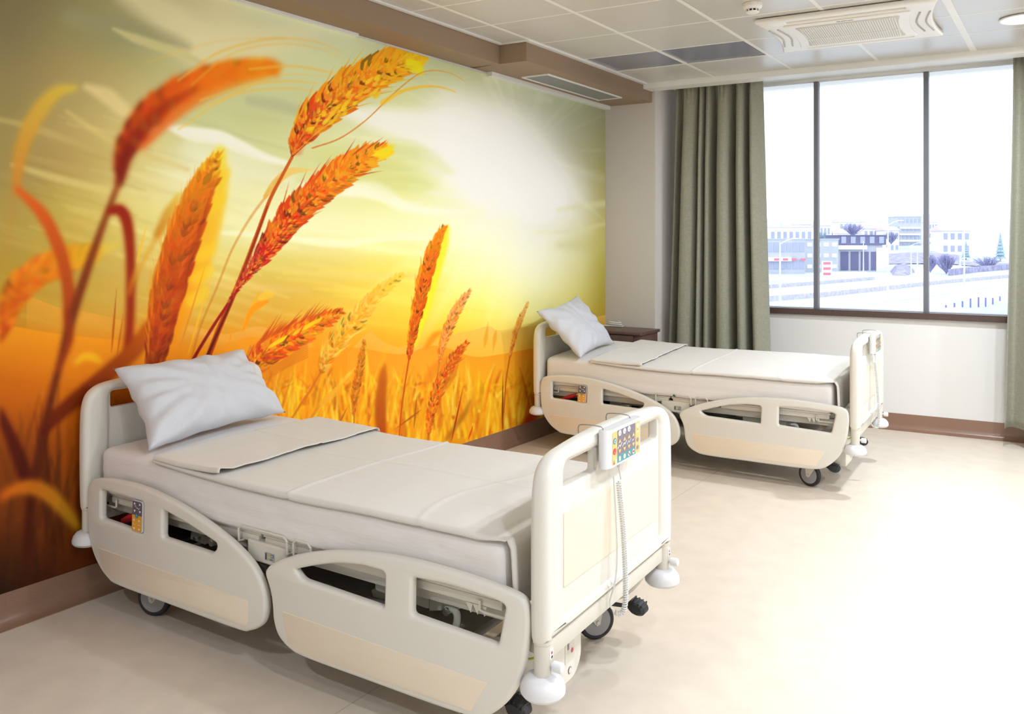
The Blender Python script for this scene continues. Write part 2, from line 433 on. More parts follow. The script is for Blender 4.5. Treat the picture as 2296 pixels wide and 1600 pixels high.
    def leaf(p, q, w, c, alpha=1.0, soft=1.2, peak=0.35):
        x0, x1, y0, y1 = bbox([p[0], q[0]], [p[1], q[1]], w+soft+1)
        if x1 <= x0 or y1 <= y0: return
        Y, X = np.mgrid[y0:y1, x0:x1].astype(np.float32)
        dx, dy = q[0]-p[0], q[1]-p[1]; L = dx*dx+dy*dy+1e-6
        t = ((X-p[0])*dx+(Y-p[1])*dy)/L; tc = np.clip(t, 0, 1)
        d = np.sqrt((X-p[0]-tc*dx)**2+(Y-p[1]-tc*dy)**2)
        wt = w*np.where(tc < peak, np.sqrt(np.clip(tc/peak, 0, 1)), 1-((tc-peak)/(1-peak))**1.4)
        a = np.clip((wt-d)/soft+0.35, 0, 1)*alpha
        comp(x0, y0, a, np.array(c, dtype=np.float32)/255)
    def jit(c, s): return [max(0, min(255, v+rs.uniform(-s, s))) for v in c]
    def mixc(stops, t):
        k = t*(len(stops)-1); i = min(int(k), len(stops)-2); f = k-i
        return [stops[i][j]+(stops[i+1][j]-stops[i][j])*f for j in range(3)]
    def ear(path, hw, stops, hi, sp=7.0, soft=1.5, body=0.85, awn=0, awnc=None, ang=32, glen=1.0, dark=0.8, side=0, alpha=1.0, det=1.0):
        P = catmull([(p[0], p[1], 0) for p in path], 12); K = len(P)
        ww = np.interp(np.linspace(0, 1, K), np.linspace(0, 1, len(hw)), hw)
        # core
        for i in range(0, K-1):
            c = [v*dark for v in mixc(stops, i/K)]
            curve([P[i], P[i+1]], [ww[i]*0.62, ww[i+1]*0.62], c, alpha=alpha*0.9, soft=max(3, soft*2), n=1)
        L = 0; s = [0]
        for i in range(K-1): L += (P[i+1]-P[i]).length; s.append(L)
        def at(d):
            i = min(np.searchsorted(s, d, side='right')-1, K-2); f = (d-s[i])/(s[i+1]-s[i]+1e-6)
            p = P[i].lerp(P[i+1], f); t = (P[i+1]-P[i]).normalized(); return p, t, ww[i]+(ww[i+1]-ww[i])*f, d/L
        d = 0; k = 0
        while d < L:
            p, t, w, u = at(d); nrm = Vector((-t.y, t.x, 0))
            for lane in (1.0, 0.55, 0.1):
                for sd in (-1, 1):
                    base = p+nrm*sd*w*lane*0.45+t*rs.uniform(-2, 2)
                    a = R(ang*(0.35+lane*0.65)+rs.uniform(-8, 8))
                    dr = t*math.cos(a)+nrm*sd*math.sin(a)
                    ln = (w*0.62+sp*0.9)*rs.uniform(0.8, 1.25)*glen
                    q = base+dr*ln
                    c = jit(mixc(stops, u), 15)
                    if rs.rand() < 0.5: c = jit([a_*0.5+b_*0.5 for a_, b_ in zip(c, hi)], 14)
                    if rs.rand() < 0.07: c = [v*0.6 for v in c]
                    leaf(base, q, max(1.3, ln*0.23), c, alpha, soft)
                    if rs.rand() < 0.22*det: leaf(base, base+(dr*0.6+t*0.4)*ln*1.5, max(1.0, ln*0.09), jit([min(255, v*1.08) for v in hi], 14), 0.8*alpha, soft)
                    if rs.rand() < 0.5: leaf(base+dr*ln*0.12-nrm*ln*0.05, base+dr*ln*0.7, max(0.8, ln*0.06), jit(hi, 20), 0.55*alpha, soft)
                    if rs.rand() < 0.4*det: leaf(base+nrm*ln*0.12, base+dr*ln*0.6+nrm*ln*0.12, max(0.8, ln*0.05), [v*0.5 for v in c], 0.45*alpha, soft)
            d += sp; k += 1
        if awn:
            for k in range(awn):
                p, t, w, u = at(rs.uniform(0.05, 0.98)*L); sd = side if side else rs.choice([-1, 1]); nrm = Vector((-t.y, t.x, 0))
                a = R(rs.uniform(6, 26)); dr = t*math.cos(a)+nrm*sd*math.sin(a); b0 = p+nrm*sd*w*0.6
                leaf(b0, b0+dr*rs.uniform(0.8, 1.7)*max(w, 12)*1.3, 1.7, jit(awnc or hi, 20), 0.8*alpha, soft)
    def layer_blur(fn, x0, y0, x1, y1, s):
        # paint something, then soften the painted window (out-of-focus plants)
        nonlocal img
        x0, y0, x1, y1 = max(0, x0), max(0, y0), min(W, x1), min(H, y1)
        pre = img[y0:y1, x0:x1].copy()
        fn()
        post = img[y0:y1, x0:x1]
        diff = np.abs(post-pre).sum(2); m = np.clip(diff*6, 0, 1)
        mb = blur(m, s)
        res = np.empty_like(post)
        for k in range(3):
            num = blur(post[..., k]*m, s); res[..., k] = num/np.maximum(mb, 1e-4)
        mb = np.clip(mb*1.1, 0, 1)
        img[y0:y1, x0:x1] = pre*(1-mb[..., None])+res*mb[..., None]

    # sky streaks and clouds
    def cloud(pts, rad, c, a, soft): curve(pts, rad, c, alpha=a, soft=soft)
    WH = (252, 252, 240)
    for k in range(130):
        x = rs.uniform(-50, 960); y = rs.uniform(250, 720); L = rs.uniform(80, 320); sl = 0.30 if x < 500 else 0.12
        base = img[int(min(y, H-1)), int(np.clip(x+L/2, 0, W-1))]*255
        dlt = rs.choice([-9, 10, 14]); c = [min(255, max(0, v+dlt)) for v in base]
        cloud([(x, y), (x+L/2, y+sl*L/2+rs.uniform(-4, 4)), (x+L, y+sl*L)], [1, rs.uniform(3, 10), 1], c, 0.4, rs.uniform(9, 20))
    cloud([(290, -20), (380, 40), (440, 95), (520, 110), (700, 70)], [30, 38, 45, 50, 20], (238, 228, 178), 0.75, 50)
    cloud([(560, 20), (700, 60), (830, 90)], [30, 40, 20], (222, 228, 190), 0.5, 60)
    cloud([(160, 40), (290, 70), (380, 92), (420, 105)], [20, 26, 16, 6], (160, 156, 112), 0.7, 34)
    cloud([(255, 65), (300, 85), (345, 100), (400, 118), (450, 140)], [3, 10, 11, 10, 5], (212, 204, 142), 0.85, 13)
    cloud([(195, 195), (240, 215), (275, 245), (300, 262)], [8, 18, 16, 6], (238, 216, 150), 0.7, 22)
    cloud([(150, 250), (260, 320), (420, 380)], [4, 8, 5], (222, 200, 120), 0.6, 14)
    cloud([(0, 268), (60, 282), (130, 305), (250, 350)], [5, 8, 8, 5], (200, 178, 105), 0.6, 12)
    cloud([(30, 370), (130, 400), (250, 430), (330, 445)], [5, 9, 8, 5], (226, 208, 130), 0.6, 14)
    cloud([(560, 225), (620, 235), (680, 252), (720, 262)], [10, 14, 12, 4], (186, 190, 150), 0.7, 22)
    cloud([(380, 285), (430, 300), (490, 310), (540, 330), (590, 352), (640, 366)], [6, 16, 18, 14, 10, 6], WH, 0.85, 15)
    cloud([(430, 335), (540, 372), (650, 405)], [22, 34, 16], (241, 239, 200), 0.7, 40)
    cloud([(760, 250), (830, 262), (890, 275), (960, 290), (1040, 320)], [6, 22, 30, 40, 60], (252, 252, 244), 0.85, 34)
    cloud([(1020, 270), (1100, 320), (1150, 380), (1230, 420)], [60, 90, 90, 60], (254, 254, 250), 0.9, 110)
    cloud([(980, 345), (1040, 385), (1100, 430), (1160, 452), (1240, 450)], [30, 40, 40, 30, 20], (252, 252, 246), 0.85, 50)
    cloud([(680, 420), (780, 425), (850, 430), (900, 460), (960, 472), (1060, 476)], [10, 16, 20, 12, 9, 4], (253, 253, 225), 0.85, 17)
    cloud([(720, 345), (800, 360), (880, 392), (960, 415)], [8, 30, 38, 10], (214, 218, 130), 0.5, 50)
    cloud([(880, 330), (950, 350), (1010, 385)], [16, 22, 6], (220, 226, 140), 0.45, 30)
    cloud([(480, 520), (620, 530), (760, 545), (900, 532), (1050, 538)], [4, 6, 9, 6, 4], (250, 250, 205), 0.8, 9)
    cloud([(560, 470), (700, 490), (860, 505), (1000, 500)], [5, 10, 9, 4], (249, 248, 190), 0.6, 16)
    cloud([(640, 610), (800, 618), (960, 620)], [5, 8, 5], (240, 214, 110), 0.6, 12)
    cloud([(470, 635), (560, 642), (690, 652)], [6, 10, 5], (236, 196, 105), 0.6, 14)
    cloud([(1250, 470), (1310, 462), (1364, 455)], [5, 7, 7], (226, 224, 180), 0.5, 14)
    cloud([(1200, 520), (1280, 518), (1364, 500)], [3, 5, 4], (228, 224, 175), 0.4, 12)
    cloud([(1250, 550), (1310, 548), (1364, 545)], [5, 16, 22], (196, 186, 110), 0.35, 36)
    cloud([(1150, 215), (1210, 222), (1235, 225)], [6, 9, 4], (210, 212, 190), 0.7, 10)
    # sun rays
    for k in range(34):
        a = rs.uniform(0, 2*PI); r0 = rs.uniform(60, 130); r1 = rs.uniform(220, 430)
        c = (1175+math.cos(a)*r0, 340+math.sin(a)*r0); q = (1175+math.cos(a)*r1, 340+math.sin(a)*r1)
        leaf(c, q, rs.uniform(3, 12), (255, 255, 235), rs.uniform(0.05, 0.16), 8)
    for (a, b_) in (((1130, 460), (900, 830)), ((1150, 460), (990, 760)), ((1160, 470), (1090, 740)), ((1120, 440), (830, 650))):
        leaf(a, b_, 18, (255, 255, 200), 0.25, 24)

    # mountains
    def ridge(pts, c, a, y1, fade):
        P = catmull([(p[0], p[1], 0) for p in pts], 6)
        xs = np.array([p.x for p in P]); ys = np.array([p.y for p in P])
        o = np.argsort(xs); X = np.arange(W); yy = np.interp(X, xs[o], ys[o], left=-1, right=-1)
        yy = yy+rs.uniform(-0.8, 0.8, W).cumsum()*0.15
        Y = np.arange(H)[:, None].astype(np.float32)
        m = np.clip((Y-yy[None])/1.6, 0, 1)*np.clip(1-(Y-yy[None])/fade, 0, 1)
        m[:, X < xs.min()] = 0; m[:, X > xs.max()] = 0
        img[:] = img+(m*a)[..., None]*(np.array(c, np.float32)/255-img)
    ridge([(60, 660), (140, 690), (200, 698), (262, 712), (300, 722), (330, 735)], (235, 160, 50), 0.7, 0, 90)
    ridge([(395, 728), (440, 735), (500, 752), (540, 745), (580, 735), (640, 750), (700, 760)], (242, 172, 70), 0.75, 0, 60)
    ridge([(780, 790), (815, 752), (833, 742), (850, 757), (890, 775), (920, 768), (960, 768), (1010, 748), (1060, 738), (1095, 728), (1118, 737), (1170, 730), (1230, 722), (1290, 712), (1364, 700)], (240, 185, 85), 0.6, 0, 110)
    ridge([(0, 725), (120, 745), (250, 758), (380, 765), (470, 778), (560, 752), (630, 770), (700, 775), (800, 775), (900, 790), (960, 772), (1000, 775), (1060, 795), (1120, 790), (1200, 775), (1364, 750)], (244, 150, 18), 0.75, 0, 120)

    # field of blurred stalks
    def field():
        for k in range(900):
            x = rs.uniform(560, 1240); y0 = rs.uniform(860, 1010); L = rs.uniform(40, 150)
            lean = rs.uniform(-0.25, 0.35)*L
            yt = y0-L
            if yt < 800+rs.uniform(0, 50): yt = 800+rs.uniform(20, 90)
            c = [(255, 205, 30), (250, 180, 20), (225, 120, 5), (240, 150, 10), (255, 225, 80), (215, 150, 15), (190, 80, 0)][rs.randint(7)]
            curve([(x, y0), (x+lean*0.4, (y0+yt)/2), (x+lean, yt)], [rs.uniform(1.5, 4), rs.uniform(1, 3.5), 0.6], jit(c, 10), alpha=rs.uniform(0.3, 0.8), soft=3.0, n=3)
    layer_blur(field, 540, 780, 1260, 1060, 1.4)
    def darkfield():
        for k in range(150):
            x = rs.uniform(-10, 330); y0 = rs.uniform(1150, 1344); L = rs.uniform(120, 330); lean = rs.uniform(-0.2, 0.25)*L
            c = [(190, 105, 5), (140, 60, 0), (120, 45, 0), (175, 80, 0), (90, 30, 0)][rs.randint(5)]
            f = np.clip(1.25-(y0-900)/520.0, 0.35, 1)
            curve([(x, y0), (x+lean*0.4, y0-L*0.5), (x+lean, y0-L)], [4, 5, 1.5], [v*f for v in jit(c, 10)], alpha=0.35, soft=6, n=4)
    layer_blur(darkfield, 0, 800, 400, 1344, 3.0)
    for (x, y) in ((285, 1010), (1250, 900)):
        curve([(x, y), (x, y+300)], 60, (150, 55, 0), alpha=0.25, soft=90)

    # out-of-focus plants at the left
    def g1():
        curve([(170, 197), (130, 205), (95, 240), (65, 290), (45, 350), (35, 425)], [6, 13, 18, 18, 15, 8], (222, 196, 66), (206, 128, 38), alpha=0.9, soft=4)
        curve([(35, 410), (28, 470), (15, 540), (5, 620)], [4, 3, 3, 2], (205, 125, 40), alpha=0.5, soft=4)
    layer_blur(g1, 0, 150, 240, 680, 7)
    def g2():
        ear([(-10, 755), (30, 665), (80, 615), (150, 583), (205, 568)], [30, 40, 42, 36, 24], [(196, 72, 0), (205, 85, 0), (222, 120, 8), (228, 170, 30)], (240, 150, 20), sp=9, soft=3, ang=20, dark=0.9, det=0.1)
        curve([(150, 585), (200, 568), (262, 548)], [26, 24, 6], (228, 165, 22), (232, 205, 60), alpha=0.55, soft=14)
        for k in range(9): curve([(50+k*12, 600-k*4), (70+k*14, 560-k*5), (95+k*16, 520-k*6)], 1.2, (222, 150, 30), alpha=0.4, soft=3)
    layer_blur(g2, 0, 470, 330, 830, 5.0)
    def g3():
        curve([(40, 425), (95, 480), (130, 550), (150, 625), (156, 700), (152, 760)], [7, 13, 14, 13, 13, 10], (222, 96, 24), (150, 50, 0), soft=4)
        curve([(268, 405), (245, 465), (225, 520), (190, 620), (160, 715), (138, 800), (118, 880), (98, 970), (78, 1070), (66, 1170), (60, 1330)], [5, 6, 7, 9, 10, 7, 7, 9, 10, 11, 12], (148, 62, 12), (60, 14, 0), soft=4)
        curve([(246, 474), (268, 470), (284, 495), (292, 560), (293, 650), (290, 740), (282, 800), (270, 830)], [7, 12, 12, 10, 9, 9, 10, 12], (150, 28, 0), (150, 45, 0), soft=3)
        curve([(335, 735), (300, 785), (250, 830), (190, 880), (130, 930), (98, 965)], [16, 18, 17, 17, 14, 10], (190, 85, 0), (84, 18, 0), soft=5)
        curve([(-10, 905), (20, 970), (45, 1030), (62, 1085)], [8, 12, 15, 12], (92, 24, 0), (66, 12, 0), soft=6)
        curve([(150, 700), (156, 760), (130, 830)], [8, 8, 5], (150, 48, 0), alpha=0.8, soft=5)
        curve([(168, 815), (190, 798), (212, 802), (228, 812)], [3, 7, 7, 2], (248, 186, 24), soft=3)
    layer_blur(g3, 0, 380, 400, 1344, 5.5)
    def g4():
        curve([(-5, 1122), (30, 1098), (75, 1092), (115, 1112), (150, 1150), (180, 1185)], [6, 12, 17, 17, 14, 8], (206, 92, 14), (178, 138, 12), soft=4)
    layer_blur(g4, 0, 1050, 240, 1240, 7.0)
    def g5():
        ear([(268, 412), (276, 350), (310, 285), (365, 228), (440, 184), (520, 160), (598, 152), (620, 158)], [8, 26, 36, 37, 33, 29, 22, 8], [(120, 12, 0), (176, 40, 0), (226, 84, 0), (248, 128, 0), (255, 150, 10)], (238, 112, 8), sp=9, soft=3.5, ang=24, dark=0.9, det=0.0)
        curve([(272, 395), (284, 345), (318, 292), (372, 238), (430, 205)], [8, 14, 14, 10, 4], (104, 8, 0), (170, 50, 0), alpha=0.8, soft=12)
        curve([(318, 330), (372, 275), (440, 222), (520, 185), (600, 166)], [6, 11, 13, 13, 8], (236, 70, 10), (255, 152, 8), alpha=0.75, soft=12)
        for (x, y) in ((300, 312), (322, 280), (345, 262), (385, 232)): leaf((x-2, y+14), (x+5, y-10), 6, (176, 110, 20), 0.8, 4)
        for (x, y) in ((455, 165), (500, 158), (430, 180), (545, 150), (480, 190)): leaf((x-4, y+14), (x+10, y-12), 4, (255, 140, 10), 0.8, 4)
    layer_blur(g5, 190, 80, 700, 470, 6.5)
    def awns():
        for (p, a) in (([(400, 180), (490, 118), (600, 88), (700, 92), (770, 118)], 0.75), ([(430, 190), (520, 120), (640, 98), (740, 118), (790, 150)], 0.5),
                       ([(560, 155), (650, 148), (720, 158), (770, 170)], 0.8), ([(450, 225), (560, 190), (650, 182), (720, 188)], 0.8),
                       ([(440, 245), (540, 208), (640, 198), (740, 208)], 0.7), ([(400, 290), (500, 225), (620, 170), (740, 172)], 0.6), ([(330, 140), (420, 110), (520, 88), (640, 85)], 0.4)):
            curve(p, [3, 4, 3, 1.2] if len(p) == 4 else [3, 4, 3, 2, 1], (240, 196, 84), alpha=a*0.7, soft=4)
    layer_blur(awns, 300, 60, 840, 330, 1.8)

    # dark ear with yellow glow
    def g6():
        curve([(360, 815), (383, 700), (414, 600), (446, 500), (473, 420), (494, 340)], [18, 44, 52, 50, 38, 12], (246, 140, 8), (246, 228, 60), alpha=0.95, soft=18)
        curve([(352, 528), (378, 478), (402, 436)], [8, 12, 5], (196, 120, 30), (240, 200, 60), alpha=0.85, soft=6)
        curve([(372, 500), (335, 560), (300, 625), (290, 660)], [4, 4, 5, 3], (222, 150, 30), alpha=0.7, soft=4)
        for (x, y) in ((470, 560), (462, 610), (490, 450), (500, 395), (452, 660)): curve([(x-20, y+14), (x, y), (x+12, y-14)], [16, 14, 5], (250, 206, 40), alpha=0.7, soft=10)
    layer_blur(g6, 250, 290, 580, 840, 5.0)
    def g6b():
        ear([(346, 830), (358, 750), (378, 655), (404, 560), (434, 470), (464, 400), (486, 352)], [22, 36, 44, 44, 38, 26, 8], [(112, 28, 0), (150, 42, 0), (172, 56, 0), (200, 78, 0), (230, 124, 8), (248, 220, 40)], (206, 84, 2), sp=9, soft=2.4, ang=20, glen=1.2, dark=0.9, det=0.5)
        curve([(356, 800), (384, 680), (414, 570), (446, 480), (470, 410)], [10, 20, 22, 18, 8], (128, 36, 0), (190, 70, 0), alpha=0.6, soft=16)
    layer_blur(g6b, 250, 290, 580, 850, 1.2)
    ear([(346, 830), (356, 750), (374, 655), (398, 560), (428, 470), (458, 405)], [22, 34, 42, 42, 34, 22], [(134, 36, 0), (178, 54, 0), (190, 68, 0), (220, 98, 0), (240, 150, 10)], (224, 106, 6), sp=14, soft=2, ang=16, glen=1.3, awn=80, awnc=(236, 140, 10), side=-1, dark=0.9, alpha=0.45, det=0.4)
    for (a, b_, c) in (((330, 500), (306, 590), (250, 190, 30)), ((262, 640), (250, 790), (170, 70, 0)), ((277, 700), (262, 800), (190, 90, 0)), ((485, 580), (420, 800), (250, 190, 40)), ((465, 580), (400, 790), (224, 140, 40))):
        leaf(b_, a, 2.6, c, 0.8, 2)

    # stems and the two sharp ears
    curve([(598, 438), (560, 490), (520, 560), (488, 640), (450, 730), (430, 800)], [3, 3, 2.5, 2.5, 2.5, 2.5], (214, 130, 50), (190, 110, 30), alpha=0.5, soft=3)
    curve([(595, 440), (618, 410), (650, 385), (706, 380)], [5, 9, 9, 1], (236, 176, 70), (246, 216, 120), alpha=0.8, soft=3)
    for k in range(12):
        a = rs.uniform(0, 1); p = (592+a*25, 445-a*38); leaf(p, (p[0]+rs.uniform(5, 14), p[1]-rs.uniform(8, 18)), 3, jit((240, 190, 90), 20), 0.7, 2)
    curve([(655, 352), (632, 395), (605, 448), (578, 520), (548, 600), (520, 670), (490, 740), (462, 812)], [3.4, 3.6, 4, 4.5, 5, 5.5, 6, 6.5], (206, 96, 20), (178, 52, 0), soft=1.6)
    curve([(600, 462), (574, 533), (546, 606), (517, 680), (487, 748), (459, 812)], [1.2, 1.6, 2, 2.4, 2.8, 3], (140, 40, 5), (70, 14, 0), soft=2, alpha=0.85)
    curve([(524, 658), (505, 690), (480, 728), (445, 785), (420, 830)], [2.5, 3, 3.4, 3.6, 4], (176, 24, 24), (120, 20, 5), soft=1.6)
    ear([(512, 678), (535, 642), (560, 610), (590, 570), (620, 528), (660, 478), (705, 436), (760, 392), (815, 356), (862, 335)], [1, 5, 11, 24, 35, 38, 39, 37, 29, 13], [(160, 16, 24), (186, 18, 24), (206, 36, 18), (226, 74, 10), (240, 110, 8), (244, 130, 10), (246, 160, 16)], (250, 170, 30), sp=8, soft=1.2, ang=34, awn=24, awnc=(206, 60, 20))
    for k in range(16):
        leaf((845+rs.uniform(-14, 10), 350+rs.uniform(-14, 12)), (880+rs.uniform(-4, 12), 325+rs.uniform(-8, 20)), 5, jit((248, 214, 20), 14), 0.8, 3)
    for k in range(20):
        u = rs.uniform(0, 1); p = (530+u*50, 650-u*75); leaf(p, (p[0]+rs.uniform(-8, 0), p[1]-rs.uniform(20, 38)), 1.6, (196, 70, 60), 0.5, 1.5)
    ear([(656, 348), (668, 315), (695, 275), (735, 238), (790, 195), (850, 158), (905, 135), (950, 124)], [5, 30, 47, 51, 48, 43, 32, 10], [(206, 66, 6), (214, 70, 8), (232, 100, 10), (240, 130, 12), (246, 164, 16), (250, 205, 26)], (253, 192, 30), sp=9, soft=1.2, ang=30, glen=1.05, dark=0.55, awn=30, awnc=(240, 180, 40))
    for k in range(40):
        u = rs.uniform(0, 1); p = Vector((672+u*190, 300-u*120, 0))+Vector((rs.uniform(-14, 14), rs.uniform(-16, 16), 0))
        leaf(p, p+Vector((rs.uniform(10, 20), -rs.uniform(8, 22), 0)), rs.uniform(3, 5.5), jit((255, 200, 40), 22), 0.8, 1.8)
    curve([(920, 142), (935, 150), (942, 160)], [12, 14, 8], (252, 236, 20), alpha=0.85, soft=12)
    curve([(668, 338), (672, 318), (690, 300)], [10, 14, 8], (236, 60, 10), alpha=0.35, soft=14)
    curve([(700, 332), (762, 310), (822, 268), (880, 212), (935, 168), (972, 158), (1012, 165), (1042, 182)], [1.6, 1.6, 1.4, 1.4, 1.3, 1.2, 1, .8], (214, 120, 40), (240, 190, 70), soft=1.4, alpha=0.9)
    curve([(858, 230), (900, 205), (950, 194), (990, 196), (1022, 206)], [6, 4, 3, 2, 1], (252, 196, 40), alpha=0.7, soft=4)
    curve([(660, 335), (700, 270), (760, 215), (820, 165), (862, 108)], 1.1, (220, 140, 30), alpha=0.8, soft=1.2)
    curve([(662, 342), (720, 290), (790, 240), (850, 205)], 1.1, (236, 180, 60), alpha=0.7, soft=1.2)
    for (a, b_) in (((545, 730), (585, 645)), ((555, 715), (575, 670))): leaf(a, b_, 4, (252, 176, 20), 0.85, 2)
    curve([(545, 740), (562, 700), (582, 682), (600, 675)], [3, 6, 8, 3], (255, 150, 6), alpha=0.85, soft=5)
    curve([(585, 668), (600, 660), (610, 662)], [7, 8, 4], (255, 200, 50), alpha=0.7, soft=8)
    leaf((512, 778), (524, 720), 2, (252, 150, 10), 0.7, 1.5)

    # middle-distance ears
    ear([(560, 830), (590, 795), (630, 768), (680, 742), (725, 718), (764, 700)], [30, 38, 34, 30, 18, 4], [(190, 60, 10), (226, 84, 10), (234, 96, 10), (222, 92, 14)], (250, 186, 20), sp=9, soft=1.4, ang=30, awn=40, awnc=(206, 80, 14), side=-1)
    for k in range(12):
        u = rs.uniform(0, 1); p = (600+u*110, 790-u*58-8); leaf(p, (p[0]+22, p[1]-20), 4, (253, 206, 24), 0.85, 2)
    for k in range(8): curve([(585, 860-k*4), (640, 825-k*3), (690, 800-k*5)], 1.0, (190, 90, 10), alpha=0.5, soft=1.5)
    for k in range(12): curve([(585, 850+k*3), (620, 838+k*3), (660, 806+k*4)], 1.0, (205, 120, 14), alpha=0.35, soft=1.5)
    curve([(720, 832), (700, 868), (675, 905), (650, 945)], 2.6, (206, 110, 14), alpha=0.8, soft=2)
    ear([(722, 830), (738, 790), (768, 752), (800, 715), (830, 678), (862, 645), (902, 615)], [12, 24, 24, 21, 18, 14, 5], [(222, 130, 16), (240, 156, 20), (248, 180, 40), (250, 206, 70)], (253, 214, 96), sp=7, soft=1.6, ang=34, dark=0.85, awn=26, awnc=(252, 216, 80), alpha=0.85, det=0.1)
    curve([(860, 650), (890, 622), (915, 618)], [8, 6, 2], (250, 210, 50), alpha=0.4, soft=8)
    curve([(690, 950), (715, 910), (745, 880), (790, 835)], [2.5, 4, 5, 1], (216, 120, 14), (250, 196, 60), alpha=0.85, soft=2)
    curve([(722, 905), (750, 880), (765, 862)], [6, 7, 2], (240, 170, 40), alpha=0.7, soft=3)
    def small():
        curve([(855, 975), (853, 915), (858, 850), (862, 815)], [11, 13, 10, 3], (166, 62, 0), (206, 110, 10), alpha=0.9, soft=5)
        curve([(856, 820), (868, 770), (885, 725)], [4, 6, 3], (252, 190, 30), alpha=0.5, soft=5)
        curve([(955, 780), (975, 752), (996, 742)], [5, 7, 2], (236, 140, 14), alpha=0.8, soft=4)
        curve([(945, 870), (975, 830), (1005, 800)], [6, 14, 6], (228, 112, 10), alpha=0.5, soft=12)
        curve([(1055, 900), (1040, 930), (1000, 985)], [4, 5, 4], (150, 90, 10), alpha=0.6, soft=5)
        curve([(1130, 960), (1090, 900), (1065, 880)], [4, 5, 2], (236, 170, 20), alpha=0.6, soft=4)
        curve([(1175, 955), (1190, 940), (1200, 925)], [8, 12, 8], (160, 30, 0), alpha=0.75, soft=10)
    layer_blur(small, 780, 700, 1240, 1020, 3.0)
    curve([(793, 975), (794, 925)], 1.2, (170, 90, 10), soft=1.3)
    ear([(793, 928), (796, 890), (803, 845), (811, 805), (817, 765)], [3, 9, 10, 9, 2], [(206, 110, 14), (196, 96, 12), (214, 130, 20)], (236, 156, 30), sp=6, soft=1.2, ang=30, dark=0.8)
    curve([(820, 870), (823, 820), (819, 775)], [3, 4, 1], (253, 214, 60), alpha=0.55, soft=4)
    curve([(917, 805), (908, 860), (900, 920), (895, 975)], 1.6, (200, 76, 14), soft=1.3)
    curve([(928, 770), (947, 690), (969, 610), (990, 548), (1003, 512)], [6, 17, 19, 15, 5], (255, 236, 30), alpha=0.85, soft=14)
    ear([(917, 805), (922, 765), (932, 715), (944, 660), (958, 605), (974, 555), (994, 512)], [3, 10, 15, 18, 18, 14, 4], [(206, 70, 2), (216, 86, 2), (226, 100, 2), (244, 150, 6)], (238, 130, 6), sp=7, soft=1.2, ang=18, glen=1.2, dark=0.85, awn=34, awnc=(244, 160, 16), side=-1)
    curve([(985, 812), (980, 850), (978, 900)], 1.6, (206, 130, 20), soft=1.3)
    ear([(985, 812), (992, 775), (1004, 738), (1020, 702), (1036, 675), (1053, 652)], [3, 10, 12, 12, 9, 2], [(232, 120, 20), (236, 130, 36), (240, 160, 80)], (250, 190, 110), sp=6, soft=1.1, ang=30, dark=0.85, alpha=0.92)
    curve([(958, 1000), (962, 965)], 2.4, (196, 110, 20), soft=1.3)
    ear([(961, 970), (966, 930), (978, 885), (995, 845), (1015, 808), (1046, 768)], [5, 12, 15, 15, 13, 3], [(220, 96, 10), (216, 86, 8), (206, 70, 8)], (246, 170, 36), sp=6.5, soft=1.1, ang=30, dark=0.75, awn=10, awnc=(214, 110, 20))
    for k in range(7): curve([(985+k*2, 890-k*6), (1005+k*2, 868-k*6), (1024+k, 838-k*5)], 0.9, (206, 120, 14), alpha=0.55, soft=1.3)
    curve([(1143, 800), (1134, 860), (1128, 960)], 1.3, (196, 90, 10), soft=1.3)
    ear([(1143, 800), (1152, 760), (1164, 722), (1184, 678)], [2, 6, 7, 2], [(216, 96, 14), (236, 150, 50), (240, 180, 100)], (250, 190, 100), sp=5, soft=1.2, ang=24, dark=0.9, alpha=0.85)
    for (a, b_) in (((1160, 850), (1122, 960)), ((1175, 830), (1150, 870)), ((1070, 860), (1050, 930)), ((1052, 850), (1030, 900)), ((1105, 790), (1112, 740)), ((1095, 720), (1086, 780))):
        leaf(b_, a, 5, (232, 150, 20), 0.6, 4)
    for (a, b_, c) in (((1040, 860), (1012, 990), (150, 40, 10)), ((880, 966), (945, 918), (170, 80, 10)), ((780, 910), (760, 950), (170, 100, 20)), ((1128, 830), (1126, 970), (110, 40, 10)), ((935, 880), (928, 960), (150, 90, 10)), ((1190, 870), (1176, 950), (206, 90, 10)), ((1062, 950), (1050, 985), (216, 50, 10))):
        leaf(b_, a, 2.2, c, 0.85, 1.6)
    return np.clip(img, 0, 1), W, H

